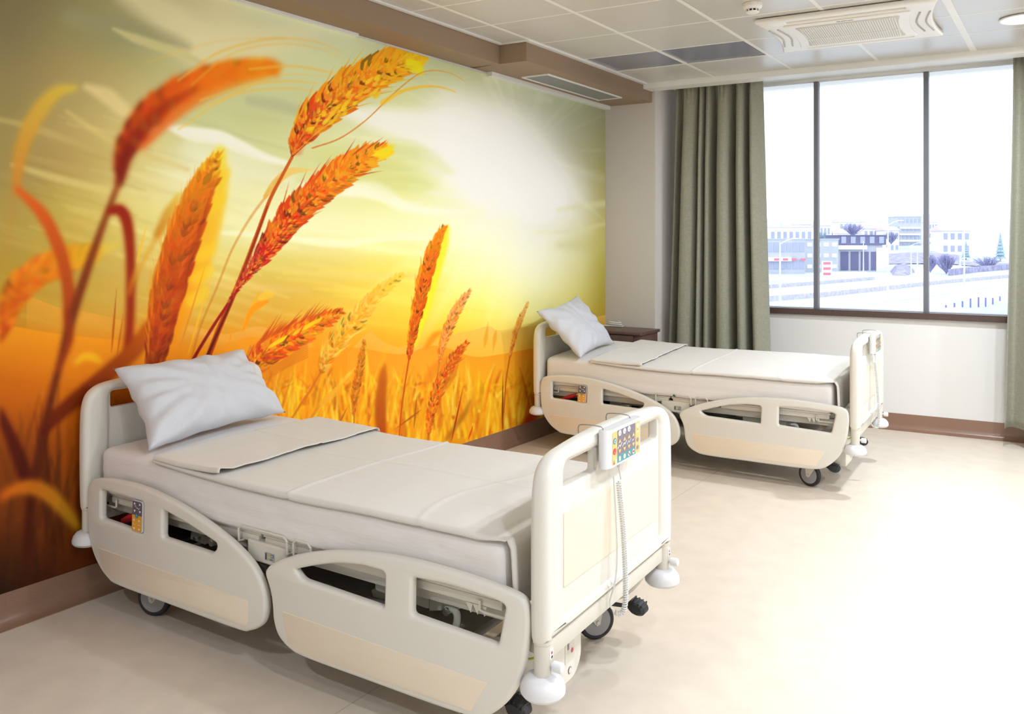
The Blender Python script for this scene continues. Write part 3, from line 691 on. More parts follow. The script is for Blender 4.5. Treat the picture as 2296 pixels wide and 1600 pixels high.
def build_mural():
    img, W, H = make_mural()
    y0, y1, z0, z1 = 0.7, 6.365, 0.118, 2.632
    st = 0.0042
    ny = int((y1-y0)/st); nz = int((z1-z0)/st)
    ys = np.linspace(y0, y1, ny+1); zs = np.linspace(z0, z1, nz+1)
    Yg, Zg = np.meshgrid(ys, zs)                      # (nz+1, ny+1)
    x = XW+0.003
    # the canvas is painted in camera view: project each wall point into it
    Dp = np.maximum(-sy_*x+cy_*Yg, 0.4); U = CXP+FPX*(cy_*x+sy_*Yg)/Dp; V = HZ+FPX*(CAMZ-Zg)/Dp
    U = np.clip(U, 0, W-1.01); V = np.clip(V, 0, H-1.01)
    iu = U.astype(int); iv = V.astype(int); fu = (U-iu)[..., None]; fv = (V-iv)[..., None]
    c = (img[iv, iu]*(1-fu)+img[iv, iu+1]*fu)*(1-fv)+(img[iv+1, iu]*(1-fu)+img[iv+1, iu+1]*fu)*fv
    c = np.where(c <= 0.04045, c/12.92, ((c+0.055)/1.055)**2.4)
    nv = (nz+1)*(ny+1)
    co_ = np.empty((nv, 3), np.float32); co_[:, 0] = x; co_[:, 1] = Yg.ravel(); co_[:, 2] = Zg.ravel()
    i = np.arange(nz)[:, None]*(ny+1)+np.arange(ny)[None]
    q = np.stack([i, i+1, i+ny+2, i+ny+1], -1).reshape(-1, 4).astype(np.int32)
    me = bpy.data.meshes.new('wall_mural'); me.vertices.add(nv); me.vertices.foreach_set('co', co_.ravel())
    me.loops.add(q.size); me.loops.foreach_set('vertex_index', q.ravel())
    me.polygons.add(len(q)); me.polygons.foreach_set('loop_start', np.arange(0, q.size, 4, dtype=np.int32))
    me.update(calc_edges=True)
    at = me.color_attributes.new('print', 'FLOAT_COLOR', 'POINT')
    cc = np.ones((nv, 4), np.float32); cc[:, :3] = c.reshape(-1, 3); at.data.foreach_set('color', cc.ravel())
    m = bpy.data.materials.new('mural_print'); m.use_nodes = True; nt = m.node_tree; b = nt.nodes['Principled BSDF']
    a = nt.nodes.new('ShaderNodeAttribute'); a.attribute_name = 'print'
    mu = nt.nodes.new('ShaderNodeVectorMath'); mu.operation = 'SCALE'; mu.inputs['Scale'].default_value = MURAL_GAIN
    nt.links.new(a.outputs['Color'], mu.inputs[0]); nt.links.new(mu.outputs[0], b.inputs['Base Color'])
    b.inputs['Roughness'].default_value = 0.7; b.inputs['Specular IOR Level'].default_value = 0.2
    o = link('wall_mural', me, m)
    tag(o, 'large golden wheat field mural at sunset covering the left wall', 'mural')
MURAL_GAIN = 1.17
build_mural()


# ------------------------------------------------------------------ hospital beds
LB, HW = 2.12, 0.43
def sym(half):  # mirror an outline given for +u back to -u
    return [(u, v) for (u, v) in half]+[(-u, v) for (u, v) in reversed(half)]
def end_board(name, parent, x, facing, inset=True):
    # facing = +1: beige panel side points to +x
    b = bpy.data.objects.new(name, None); C.objects.link(b); b.parent = parent; b.location = (x, 0, 0)
    ax = lambda u, v, w: (w, u, v)
    half = [(0.0, 0.906), (0.10, 0.905), (0.20, 0.901), (0.30, 0.894), (0.37, 0.886), (0.41, 0.872), (0.44, 0.845), (0.455, 0.80), (0.460, 0.74), (0.462, 0.60), (0.460, 0.44), (0.457, 0.392)]
    ring = [(u, v) for (u, v) in half]
    outer = ring+[(0.372, 0.392)]+[(0.366, 0.41)]
    outer = outer+[(-u, v) for (u, v) in reversed(outer)]
    # ring frame: posts and top rail; closed at the bottom by a slim rail
    out2 = [(p.x, p.y) for p in catmull([(-u, v, 0) for (u, v) in reversed(ring[1:])]+[(u, v, 0) for (u, v) in ring], 5)]
    hole = round_corners([(-0.352, 0.43), (0.352, 0.43), (0.352, 0.852), (-0.352, 0.852)], 0.03, 6)
    plate('frame', out2, [hole], 0.058, 0.024, ax, PLASTIC, b, 4)
    sl = lambda a, c: round_corners([(a, 0.782), (c, 0.782), (c, 0.850), (a, 0.850)], 0.014, 5)
    plate('board', round_corners([(-0.380, 0.412), (0.380, 0.412), (0.380, 0.878), (-0.380, 0.878)], 0.01, 3),
          [sl(-0.345, -0.135), sl(-0.100, 0.100), sl(0.135, 0.345)], 0.032, 0.005, ax, PLASTIC, b, 2)
    if not inset: return b
    pn = plate('panel', rect(-0.345, 0.345, 0.505, 0.712, 0.006), [], 0.006, 0.001, lambda u, v, w: (w+facing*0.0165, u, v), PANEL, b, 1)
    pn['label'] = 'beige inset panel'
    return b
def bumper(parent, x, y, knob):
    t = bpy.data.objects.new('corner_post', None); C.objects.link(t); t.parent = parent; t.location = (x, y, 0)
    b = MB(); b.lathe([(0.0235, 0.295), (0.0245, 0.30), (0.0245, 0.383), (0.027, 0.386), (0.027, 0.394)], 28)
    b.box(-0.005, 0.024, -0.012, 0.012, 0.345, 0.375, 0.003) if False else None
    b.build('post', STEEL, t)
    b = MB(); b.lathe([(0.020, 0.300), (0.034, 0.299), (0.047, 0.292), (0.057, 0.279), (0.0615, 0.265), (0.061, 0.254), (0.054, 0.245), (0.044, 0.241), (0.02, 0.240)], 36)
    b.build('bumper', DIVIDER, t)
    if knob:
        M = Matrix.Translation((0.024, 0.004, 0.327)) @ Matrix.Rotation(PI/2, 4, 'Y')
        b = MB(); b.lathe([(0.006, 0), (0.006, 0.006), (0.014, 0.008), (0.0145, 0.03), (0.012, 0.034), (0.004, 0.035)], 20, M)
        b.box(0.03, 0.058, -0.006, 0.012, 0.319, 0.335, 0.003)
        b.build('locking_knob', DIVIDER, t)
        b = MB(); b.cur = 0; b.box(0.0225, 0.0262, -0.006, 0.012, 0.345, 0.373, 0.001, seg=1)
        b.cur = 1; b.box(0.0255, 0.0268, -0.001, 0.006, 0.359, 0.366)
        b.cur = 2; b.add([(0.0266, 0.003+0.005*math.cos(a), 0.351+0.004*math.sin(a)) for a in [k*PI/6 for k in range(12)]], [tuple(range(12))])
        b.build('lock_label', [WHITE, REDP, DARKG], t, smooth=False)
    return t

R1 = [(0.033, 0.398), (0.034, 0.45), (0.042, 0.49), (0.068, 0.517), (0.13, 0.532), (0.241, 0.541), (0.382, 0.541), (0.517, 0.526), (0.646, 0.503), (0.799, 0.463), (0.916, 0.420), (1.0, 0.372), (1.049, 0.317), (1.068, 0.257), (1.063, 0.208), (1.038, 0.170), (0.983, 0.142), (0.916, 0.132), (0.55, 0.132), (0.24, 0.133), (0.17, 0.148), (0.115, 0.182), (0.069, 0.235), (0.043, 0.30)]
R2 = [(1.066, 0.352), (1.074, 0.376), (1.105, 0.398), (1.16, 0.425), (1.249, 0.458), (1.389, 0.494), (1.548, 0.518), (1.696, 0.527), (1.836, 0.526), (1.96, 0.519), (2.045, 0.510), (2.080, 0.493), (2.090, 0.455), (2.088, 0.40), (2.074, 0.316), (2.042, 0.236), (1.988, 0.171), (1.924, 0.134), (1.80, 0.124), (1.5, 0.122), (1.25, 0.122), (1.175, 0.134), (1.125, 0.165), (1.104, 0.21), (1.098, 0.26), (1.088, 0.305)]
def smooth_ring(pts, n=5): return [(p.x, p.y) for p in catmull([(a, c, 0) for a, c in pts], n, True)]
def icons(b, items, Y, s):
    # items: (material slot, polygon in (x, z)); drawn as thin raised marks on the outer face
    for (mi, pts, lift) in items:
        b.cur = mi; y = Y-s*lift
        b.add([(p[0], y, p[1]) for p in pts], [tuple(range(len(pts)))])
def tri(cx, cz, w, h, up=1): return [(cx-w/2, cz-up*h/2), (cx+w/2, cz-up*h/2), (cx, cz+up*h/2)]
def zig(cx, cz, w, h, t):
    p = [(-0.5, 0.35), (-0.3, 0.45), (-0.08, -0.25), (0.08, -0.05), (0.3, -0.45), (0.5, 0.2)]
    top = [(cx+a*w, cz+c*h+t/2) for a, c in p]; bot = [(cx+a*w, cz+c*h-t/2) for a, c in p]
    return [[top[i], top[i+1], bot[i+1], bot[i]] for i in range(len(p)-1)]
KG = mat('keypad_grey', (104, 98, 110), 0.4); KO = mat('keypad_orange', (234, 168, 62), 0.4); KT = mat('keypad_teal', (20, 128, 140), 0.4)
KW = mat('keypad_white', (250, 248, 244), 0.4); KR = mat('keypad_red', (205, 50, 50), 0.4); KGn = mat('keypad_green', (120, 190, 70), 0.4)
KLO = mat('keypad_light_orange', (246, 196, 120), 0.4); KGR = mat('keypad_slate', (126, 118, 130), 0.4); KY = mat('keypad_yellow', (222, 214, 40), 0.4)
KPK = mat('keypad_pink', (232, 110, 120), 0.4)
def side_rail(parent, which, s):
    # s = +1 near side (towards -y), -1 far side
    t = bpy.data.objects.new('side_rail', None); C.objects.link(t); t.parent = parent
    yc_ = -s*0.443
    ax = lambda u, v, w: (u, yc_-s*w, v)
    if which == 1:
        ring = smooth_ring(R1)
        h1 = round_corners([(0.128, 0.374), (0.400, 0.366), (0.403, 0.484), (0.130, 0.488)], [0.012]*4, 5)
        h2 = round_corners([(0.517, 0.372), (0.790, 0.368), (0.815, 0.385), (0.822, 0.408), (0.646, 0.452), (0.520, 0.474)], [0.012, 0.03, 0.01, 0.012, 0.02, 0.012], 5)
        pan = round_corners([(0.112, 0.258), (0.985, 0.248), (0.983, 0.165), (0.965, 0.155), (0.189, 0.155), (0.142, 0.185)], [0.006, 0.006, 0.01, 0.02, 0.03, 0.03], 4)
    else:
        ring = smooth_ring(R2)
        h1 = round_corners([(1.205, 0.398), (1.238, 0.372), (1.583, 0.362), (1.587, 0.470), (1.50, 0.471), (1.40, 0.458), (1.30, 0.431)], [0.008, 0.03, 0.010, 0.015, 0.02, 0.05, 0.05], 5)
        h2 = round_corners([(1.690, 0.366), (1.992, 0.354), (2.017, 0.468), (1.99, 0.475), (1.84, 0.484), (1.692, 0.476)], [0.012, 0.012, 0.012, 0.02, 0.05, 0.012], 5)
        pan = round_corners([(1.150, 0.251), (1.961, 0.243), (1.903, 0.146), (1.22, 0.136), (1.173, 0.158)], [0.006, 0.006, 0.012, 0.03, 0.03], 4)
    plate('rail', ring, [h1, h2], 0.032, 0.0125, ax, PLASTIC, t, 4)
    pn = plate('panel', pan, [], 0.004, 0.0008, lambda u, v, w: (u, yc_-s*(w+0.0152), v), PANEL, t, 1); pn['label'] = 'beige inset panel'
    # button keypad on the head rail
    if which == 1:
        b = MB(); b.cur = 0
        Y0 = yc_-s*0.0165
        b.prism(round_corners([(0.333, 0.366), (0.396, 0.366), (0.401, 0.484), (0.340, 0.484)], [0.004, 0.008, 0.012, 0.004], 4), lambda u, v, d: (u, d, v), yc_+s*0.004, Y0)
        g = [(0.336, 0.426), (0.3985, 0.426), (0.401, 0.484), (0.340, 0.484)]
        L = 0.0008
        items = [(1, round_corners([(0.3375, 0.429), (0.3975, 0.429), (0.3995, 0.482), (0.3415, 0.482)], [0.001, 0.001, 0.011, 0.002], 4), L),
                 (2, round_corners([(0.3345, 0.368), (0.394, 0.368), (0.3972, 0.428), (0.3374, 0.428)], [0.002, 0.007, 0.001, 0.001], 4), L)]
        for cx in (0.354, 0.386):
            items += [(4, tri(cx, 0.474, 0.013, 0.009), 2*L), (4, tri(cx, 0.444, 0.013, 0.009, -1), 2*L)]
        for cx in (0.350, 0.381):
            items += [(4, tri(cx, 0.412, 0.012, 0.009), 2*L), (4, tri(cx, 0.377, 0.012, 0.009, -1), 2*L)]
        items += [(4, q, 2*L) for q in zig(0.370, 0.459, 0.032, 0.013, 0.0022)]
        items += [(4, q, 2*L) for q in zig(0.350, 0.394, 0.016, 0.006, 0.0014)]
        items += [(4, [(0.373, 0.3935), (0.390, 0.3935), (0.390, 0.3952), (0.373, 0.3952)], 2*L)]
        items += [(3, disc(0.367, 0.428, 0.0085), 3*L), (0, disc(0.367, 0.428, 0.0048), 3.5*L), (3, disc(0.367, 0.428, 0.0034), 4*L)]
        icons(b, items, Y0, s)
        o = b.build('keypad', [DIVIDER, KG, KO, KT, KW], t, smooth=False); o['label'] = 'grey and orange button keypad'
    return t

def caster(parent, x, y, ang, pedal):
    t = bpy.data.objects.new('caster', None); C.objects.link(t); t.parent = parent; t.location = (x, y, 0); t.rotation_euler = (0, 0, R(ang))
    M = Matrix.Translation((0.02, 0, 0.07)) @ Matrix.Rotation(PI/2, 4, 'X')
    b = MB(); b.cur = 0
    b.lathe([(0.052, -0.014), (0.062, -0.015), (0.068, -0.011), (0.070, -0.005), (0.070, 0.005), (0.068, 0.011), (0.062, 0.015), (0.052, 0.014)], 40, M)
    b.cur = 1; b.lathe([(0.012, -0.018), (0.034, -0.016), (0.053, -0.0145), (0.053, 0.0145), (0.034, 0.016), (0.012, 0.018)], 36, M)
    b.build('wheel', [BLACK, HUB], t)
    b = MB()
    for sd in (-1, 1):
        yy = sd*0.0225
        b.prism([(-0.035, 0.165), (0.035, 0.165), (0.036, 0.10), (0.030, 0.062), (0.018, 0.056), (0.008, 0.064), (-0.02, 0.11)], lambda u, v, d: (u, d, v), yy-0.003, yy+0.003)
    b.box(-0.035, 0.035, -0.026, 0.026, 0.150, 0.168, 0.005); b.lathe([(0.018, 0.165), (0.018, 0.215)], 20)
    b.build('fork', STEEL, t)
    M2 = Matrix.Translation((0.02, 0, 0.07)) @ Matrix.Rotation(PI/2, 4, 'X')
    b = MB(); b.lathe([(0.007, -0.030), (0.007, 0.030)], 14, M2); b.build('axle', CHROME, t)
    return t

def frame_parts(parent):
    # mattress platform in four plastic sections
    for (a, c) in ((0.10, 0.72), (0.73, 0.98), (0.99, 1.30), (1.31, 1.98)):
        b = MB(); b.box(a, c, -0.40, 0.40, 0.446, 0.458, 0.005)
        b.box(a+0.01, c-0.01, -0.40, -0.372, 0.420, 0.447, 0.004); b.box(a+0.01, c-0.01, 0.372, 0.40, 0.420, 0.447, 0.004)
        for k in range(5):
            yy = -0.3+0.15*k; b.box(a+0.03, c-0.03, yy-0.012, yy+0.012, 0.432, 0.447)
        b.build('platform_section', STEEL, parent)
    # platform side beams
    for s in (-1, 1):
        b = MB(); b.box(0.03, 2.09, s*0.345-0.02, s*0.345+0.02, 0.375, 0.418, 0.006)
        b.build('side_beam', STEEL, parent)
    # end cross members
    for x in (0.03, 2.09):
        b = MB(); b.box(x-0.022, x+0.022, -0.42, 0.42, 0.338, 0.382, 0.008)
        b.build('cross_beam', STEEL, parent)
    b = MB(); b.box(2.096, 2.132, -0.405, 0.405, 0.330, 0.384, 0.006); b.build('cross_beam', STEEL, parent)
    # cross tubes
    for x in (0.46, 1.15, 1.62):
        b = MB(); b.box(x-0.015, x+0.015, -0.34, 0.34, 0.37, 0.40, 0.004); b.build('cross_beam', STEEL, parent)
    # wire loops that keep the mattress in place
    for s in (-1, 1):
        y = s*0.408
        for (a, c) in ((0.05, 0.155), (0.89, 1.13), (1.16, 1.24), (1.90, 2.02)):
            top = 0.452; lo = 0.412
            P = [(a, y, top-0.012), (a, y, lo), (a+0.012, y-s*0.004, lo-0.006), (c-0.012, y-s*0.004, lo-0.006), (c, y, lo), (c, y, top-0.012)] if a < 0.5 or a > 1.8 else \
                [(a, s*0.392, lo+0.006), (a, s*0.418, lo+0.010), (a, s*0.420, top+0.012), (a+0.014, s*0.420, top+0.024), (c-0.014, s*0.420, top+0.024), (c, s*0.420, top+0.012), (c, s*0.418, lo+0.010), (c, s*0.392, lo+0.006)]
            b = MB(); b.tube(P, 0.0042, 8); b.build('mattress_retainer', STEEL, parent)
    # tilt gauge box with its label
    for s in (-1,):
        b = MB(); b.cur = 0; b.box(0.925, 1.118, -0.412, -0.372, 0.362, 0.432, 0.006)
        Y = -0.4125; L = 0.0006
        its = [(1, rect(1.015, 1.062, 0.377, 0.405, 0.002, 2), L),
               (2, rect(1.018, 1.0245, 0.380, 0.402, 0.001, 2), 2*L),
               (3, tri(1.035, 0.395, 0.014, 0.012), 2*L),
               (4, rect(1.046, 1.058, 0.390, 0.401, 0.001, 2), 2*L),
               (5, rect(1.0475, 1.0565, 0.3915, 0.3995, 0.001, 2), 3*L),
               (2, rect(1.040, 1.054, 0.382, 0.3845, 0.0005, 2), 2*L),
               (2, [(1.0343, 0.3925), (1.0357, 0.3925), (1.0357, 0.3975), (1.0343, 0.3975)], 3*L)]
        icons(b, its, Y, 1)
        o = b.build('control_box', [STEEL, KLAB, DARKG, KY, DARKG, KLAB], parent, smooth=False)
        b = MB(); b.lathe([(0.004, 0), (0.013, 0.001), (0.013, 0.006), (0.006, 0.008)], 16, Matrix.Translation((1.035, -0.375, 0.345)) @ Matrix.Rotation(PI/2, 4, 'X'))
        b.box(0.985, 1.10, -0.385, -0.377, 0.318, 0.365, 0.003); b.build('pivot_bolt', CHROME, parent)
    # base chassis
    b = MB()
    for s in (-1, 1): b.box(0.24, 1.98, s*0.30-0.025, s*0.30+0.025, 0.205, 0.255, 0.006)
    for x in (0.34, 1.86): b.box(x-0.03, x+0.03, -0.37, 0.37, 0.205, 0.245, 0.006)
    b.box(1.04, 1.08, -0.29, 0.29, 0.21, 0.25, 0.004)
    b.build('base_frame', STEEL, parent)
    b = MB(); b.box(0.42, 1.78, -0.272, 0.272, 0.225, 0.262, 0.012); b.build('base_cover', BASEG, parent)
    # lifting arms
    def arm(name, x0, z0, x1, z1, y, w, m=STEEL):
        d = Vector((x1-x0, 0, z1-z0)); L = d.length; a = math.atan2(d.z, d.x)
        M = Matrix.Translation((x0, y, z0)) @ Matrix.Rotation(-a, 4, 'Y')
        b = MB(); b.box(-0.02, L+0.02, -w/2, w/2, -0.022, 0.022, 0.006, M)
        return b.build(name, m, parent)
    for s in (-1, 1):
        arm('lifting_arm', 0.62, 0.27, 0.86, 0.39, s*0.22, 0.03)
        arm('lifting_arm', 1.36, 0.27, 1.60, 0.39, s*0.22, 0.03)
    # mechanism behind the head rail opening
    b = MB(); b.prism([(0.515, 0.33), (0.60, 0.325), (0.635, 0.36), (0.62, 0.43), (0.53, 0.44)], lambda u, v, d: (u, d, v), -0.335, -0.325)
    b.lathe([(0.020, 0), (0.020, 0.02), (0.014, 0.024), (0.004, 0.024)], 20, Matrix.Translation((0.598, -0.332, 0.385)) @ Matrix.Rotation(PI/2, 4, 'X'))
    b.lathe([(0.014, 0), (0.014, 0.03), (0.006, 0.034)], 18, Matrix.Translation((0.665, -0.33, 0.352)) @ Matrix.Rotation(PI/2, 4, 'X'))
    b.box(0.63, 0.80, -0.34, -0.325, 0.36, 0.42, 0.004); b.box(0.60, 0.68, -0.338, -0.33, 0.335, 0.36, 0.003)
    b.build('backrest_hinge', HINGE, parent)
    for (x, z) in ((0.542, 0.338), (0.572, 0.345), (0.60, 0.385), (0.665, 0.352), (0.548, 0.40), (0.56, 0.425)):
        b = MB(); b.lathe([(0.004, 0), (0.0065, 0.001), (0.0065, 0.006), (0.003, 0.007)], 12, Matrix.Translation((x, -0.352 if x > 0.59 else -0.334, z)) @ Matrix.Rotation(PI/2, 4, 'X')); b.build('bolt', CHROME, parent)
    # motors
    def motor(x0, z0, x1, z1, y, name='lifting_motor'):
        d = Vector((x1-x0, 0, z1-z0)); L = d.length; a = math.atan2(d.z, d.x)
        M = Matrix.Translation((x0, y, z0)) @ Matrix.Rotation(-a, 4, 'Y')
        b = MB(); b.box(0.05, L-0.10, -0.032, 0.032, -0.034, 0.034, 0.012, M)
        b.prism([(L-0.10, -0.034), (L-0.10, 0.034), (L-0.055, 0.02), (L-0.055, -0.02)], lambda u, v, dd: (M @ Vector((u, dd, v)))[:], -0.03, 0.03)
        Mx = M @ Matrix.Translation((L-0.06, 0, 0)) @ Matrix.Rotation(PI/2, 4, 'Y')
        b.lathe([(0.015, 0), (0.015, 0.05), (0.012, 0.055)], 18, Mx)
        My = M @ Matrix.Translation((0.055, 0, 0)) @ Matrix.Rotation(-PI/2, 4, 'Y')
        b.lathe([(0.013, 0), (0.013, 0.05), (0.010, 0.055)], 18, My)
        b.build(name, MOTOR, parent)
    motor(1.385, 0.372, 1.76, 0.352, -0.30)
    motor(0.16, 0.30, 0.50, 0.36, 0.05, 'backrest_motor')
    b = MB(); b.tube(catmull([(1.735, -0.345, 0.352), (1.765, -0.345, 0.356), (1.775, -0.345, 0.335), (1.765, -0.345, 0.29), (1.755, -0.345, 0.25)], 5), 0.011, 10); b.build('linkage_bracket', MOTOR, parent)
    b = MB(); b.lathe([(0.006, 0), (0.0115, 0.001), (0.0115, 0.008), (0.005, 0.010)], 16, Matrix.Translation((1.745, -0.355, 0.352)) @ Matrix.Rotation(PI/2, 4, 'X')); b.build('bolt', CHROME, parent)
    # ribs under the foot section
    b = MB()
    for k in range(3): b.prism([(1.845+0.024*k, 0.420), (1.869+0.024*k, 0.420), (1.862+0.024*k, 0.392)], lambda u, v, d: (u, d, v), -0.400, -0.380)
    b.build('rib', STEEL, parent)
    # CPR lever in red
    b = MB(); b.cur = 0; b.tube([(0.165, -0.385, 0.352), (0.21, -0.388, 0.372), (0.265, -0.39, 0.392), (0.290, -0.39, 0.402)], [0.011, 0.015, 0.014, 0.010], 12)
    b.cur = 1; b.tube([(0.288, -0.39, 0.401), (0.345, -0.39, 0.424)], 0.006, 10)
    o = b.build('release_lever', [REDP, CABLEW], parent); o['label'] = 'red release lever'
    b = MB(); b.box(0.06, 0.42, -0.33, 0.33, 0.285, 0.30, 0.004); b.prism([(0.10, 0.30), (0.26, 0.30), (0.26, 0.39), (0.22, 0.385)], lambda u, v, d: (u, d, v), -0.31, -0.30)
    b.build('under_tray', DARKTRAY, parent)
    # battery cover at the foot
    b = MB(); b.cur = 0
    pr_ = round_corners([(-0.30, 0.13), (-0.10, 0.13), (-0.06, 0.17), (-0.06, 0.305), (-0.30, 0.305)], [0.02, 0.05, 0.03, 0.01, 0.01], 5)
    b.prism(pr_, lambda u, v, d: (d, u, v), 1.92, 2.045)
    L = 0.0008
    def ic(mi, pts, k): b.cur = mi; b.add([(2.045+k*L, p[0], p[1]) for p in pts], [tuple(range(len(pts)))])
    ic(1, rect(-0.165, -0.105, 0.185, 0.285, 0.006, 3), 1)
    ic(2, disc(-0.12, 0.270, 0.007), 2); ic(1, disc(-0.12, 0.270, 0.0045), 3)
    ic(3, disc(-0.12, 0.215, 0.007), 2); ic(2, rect(-0.150, -0.140, 0.225, 0.245, 0.002, 2), 2); ic(2, disc(-0.135, 0.160, 0.011), 2); ic(0, disc(-0.135, 0.160, 0.0085), 3)
    o = b.build('battery_box', [PLASTIC, STEEL, KGR, KR], parent, smooth=False)
    # brake pedals
    for (x, y) in ((1.985, -0.335), (2.015, 0.455)):
        b = MB(); M = Matrix.Translation((x, y, 0.125)) @ Matrix.Rotation(R(15), 4, 'Y')
        b.lathe([(0.004, -0.032), (0.017, -0.030), (0.024, -0.018), (0.024, 0.018), (0.017, 0.030), (0.004, 0.032)], 24, M @ Matrix.Rotation(PI/2, 4, 'X'), 1.5, 1.0)
        for k in range(4): b.box(-0.025+k*0.014, -0.019+k*0.014, -0.026, 0.026, 0.012, 0.024, 0.002, M)
        b.tube([(x-0.02, y, 0.12), (1.88, 0.36*(1 if y > 0 else -1), 0.15)], 0.008, 8)
        b.build('brake_pedal', BLACK, parent)
    # earth lead at the foot corner
    b = MB(); b.tube(catmull([(2.075, -0.40, 0.375), (2.06, -0.42, 0.35), (2.07, -0.425, 0.325), (2.095, -0.41, 0.335), (2.10, -0.40, 0.36)], 5), 0.003, 8)
    o = b.build('earth_lead', GYW, parent); o['label'] = 'green and yellow earth lead'
    b = MB(); b.box(1.99, 2.085, -0.37, -0.33, 0.385, 0.43, 0.01); b.build('corner_bracket', STEEL, parent)
KLAB = mat('label_grey', (168, 168, 172), 0.4)
HINGE = mat('zinc_steel', (160, 158, 150), 0.35, 0.4)
MOTOR = mat('motor_grey', (196, 200, 190), 0.45)
DARKTRAY = mat('dark_tray', (70, 62, 60), 0.5)
GYW = mat('green_yellow_lead', (190, 205, 50), 0.4)

def make_bed():
    t = empty('hospital_bed', 'nearer ivory electric hospital bed with beige side rail panels, in the foreground', 'hospital bed', (-3.325, 2.22, 0), R(2.5), 'hospital beds')
    end_board('headboard', t, 0.0, 1, False); end_board('footboard', t, LB, 1)
    for (x, y, k) in ((0, -HW, 0), (0, HW, 0), (LB, -HW, 1), (LB, HW, 1)): bumper(t, x, y, k)
    for s in (1, -1):
        side_rail(t, 1, s); side_rail(t, 2, s)
    frame_parts(t)
    for (x, y, a) in ((0.34, -0.345, 200), (0.34, 0.36, 170), (1.87, -0.36, 160), (1.862, 0.375, 48)): caster(t, x, y, a, 0)
    return t
def kids(o): return [c for c in bpy.data.objects if c.parent == o]
def copy_tree(o, parent=None):
    c = o.copy(); C.objects.link(c); c.parent = parent
    for ch in kids(o): copy_tree(ch, c)
    return c
bed1 = make_bed()
bed2 = copy_tree(bed1); bed2.location = (-3.19, 5.39, 0); bed2.rotation_euler = (0, 0, R(2.3))
bed2['label'] = 'farther ivory electric hospital bed beside the dark nightstand and grey curtain'
BEDM = {1: Matrix.Translation((-3.325, 2.22, 0)) @ Matrix.Rotation(R(2.5), 4, 'Z'), 2: Matrix.Translation((-3.19, 5.39, 0)) @ Matrix.Rotation(R(2.3), 4, 'Z')}
BEDL = {1: (-3.325, 2.22, 0), 2: (-3.19, 5.39, 0)}; BEDR = {1: R(2.5), 2: R(2.3)}

# ------------------------------------------------------------------ mattresses and bedding
def top_z(i, x, y):
    # top surface of the made mattress
    v = (y+HW)/(2*HW)
    z = 0.630+0.012*math.exp(-((x-0.25)/0.35)**2)-0.010*math.exp(-((x-0.95)/0.4)**2)
    if i == 2: z += 0.050*max(0, v)**0.8+0.012
    else: z += 0.006*math.sin(v*PI)
    return z
def mattress(i, label):
    x0, x1, hw, zb = 0.055, 1.995, 0.418, 0.458
    nz_ = smooth_noise(20+i); r = 0.035
    NX, NY, NZ = 110, 44, 12
    bm = bmesh.new(); grid = {}
    def P(u, v, w):
        x = x0+(x1-x0)*u; y = -hw+2*hw*v
        zt = top_z(i, x, y)-0.004; z = zb+(zt-zb)*w
        # rounded box
        cx = min(max(x, x0+r), x1-r); cyy = min(max(y, -hw+r), hw-r); cz = min(max(z, zb+r*0.7), zt-r)
        d = Vector((x-cx, y-cyy, z-cz))
        if d.length > 1e-6:
            m = max(abs(d.x)/r, abs(d.y)/r, abs(d.z)/r); d = d.normalized()*r*m
        q = Vector((cx, cyy, cz))+d
        side = max(0, (abs(q.y)-hw+0.06)/0.06)
        q.y += math.copysign(0.006*nz_(q.x*5, q.z*16), q.y)*min(1, side)
        q.z += 0.0015*nz_(q.x*9, q.y*9)*(1 if w > 0.5 else 0)
        q.y -= math.copysign(0.004*math.exp(-((w-0.42-0.10*nz_(q.x*2.2, 2))/0.05)**2)+0.003*nz_(q.x*22, q.z*30+q.x*8), q.y)*min(1, side)
        if w < 0.5: q.z += 0.006*nz_(q.x*12, 3)*(1-w*2)*min(1, side)
        return q
    def vert(a, b_, c):
        k = (a, b_, c)
        if k not in grid: grid[k] = bm.verts.new(P(a/NX, b_/NY, c/NZ))
        return grid[k]
    for a in range(NX):
        for b_ in range(NY):
            bm.faces.new([vert(a, b_, NZ), vert(a+1, b_, NZ), vert(a+1, b_+1, NZ), vert(a, b_+1, NZ)])
            bm.faces.new([vert(a, b_+1, 0), vert(a+1, b_+1, 0), vert(a+1, b_, 0), vert(a, b_, 0)])
        for c in range(NZ):
            bm.faces.new([vert(a, 0, c), vert(a+1, 0, c), vert(a+1, 0, c+1), vert(a, 0, c+1)])
            bm.faces.new([vert(a, NY, c+1), vert(a+1, NY, c+1), vert(a+1, NY, c), vert(a, NY, c)])
    for b_ in range(NY):
        for c in range(NZ):
            bm.faces.new([vert(0, b_, c+1), vert(0, b_+1, c+1), vert(0, b_+1, c), vert(0, b_, c)])
            bm.faces.new([vert(NX, b_, c), vert(NX, b_+1, c), vert(NX, b_+1, c+1), vert(NX, b_, c+1)])
    me = bpy.data.meshes.new('mattress'); bm.to_mesh(me); bm.free()
    me.polygons.foreach_set('use_smooth', [True]*len(me.polygons))
    o = link('mattress', me, MATTR, None, BEDL[i], (0, 0, BEDR[i]))
    tag(o, label, 'mattress', 'mattresses on the hospital beds')
    if i == 2:
        for (x, z) in ((0.452, 0.470), (1.02, 0.472)):
            b = MB(); b.poly([(x-0.012, -0.4275, z), (x-0.004, -0.4275, z+0.008), (x, -0.4275, z+0.012), (x+0.004, -0.4275, z+0.004), (x+0.014, -0.4275, z+0.002), (x+0.003, -0.4275, z-0.006)])
            mk = b.build('sheet_mark', mat('green_mark', (20, 90, 60), 0.6), o, smooth=False); mk['label'] = 'small green printed mark'
    return o
mattress(1, 'white-sheeted mattress on the nearer bed, in the foreground')
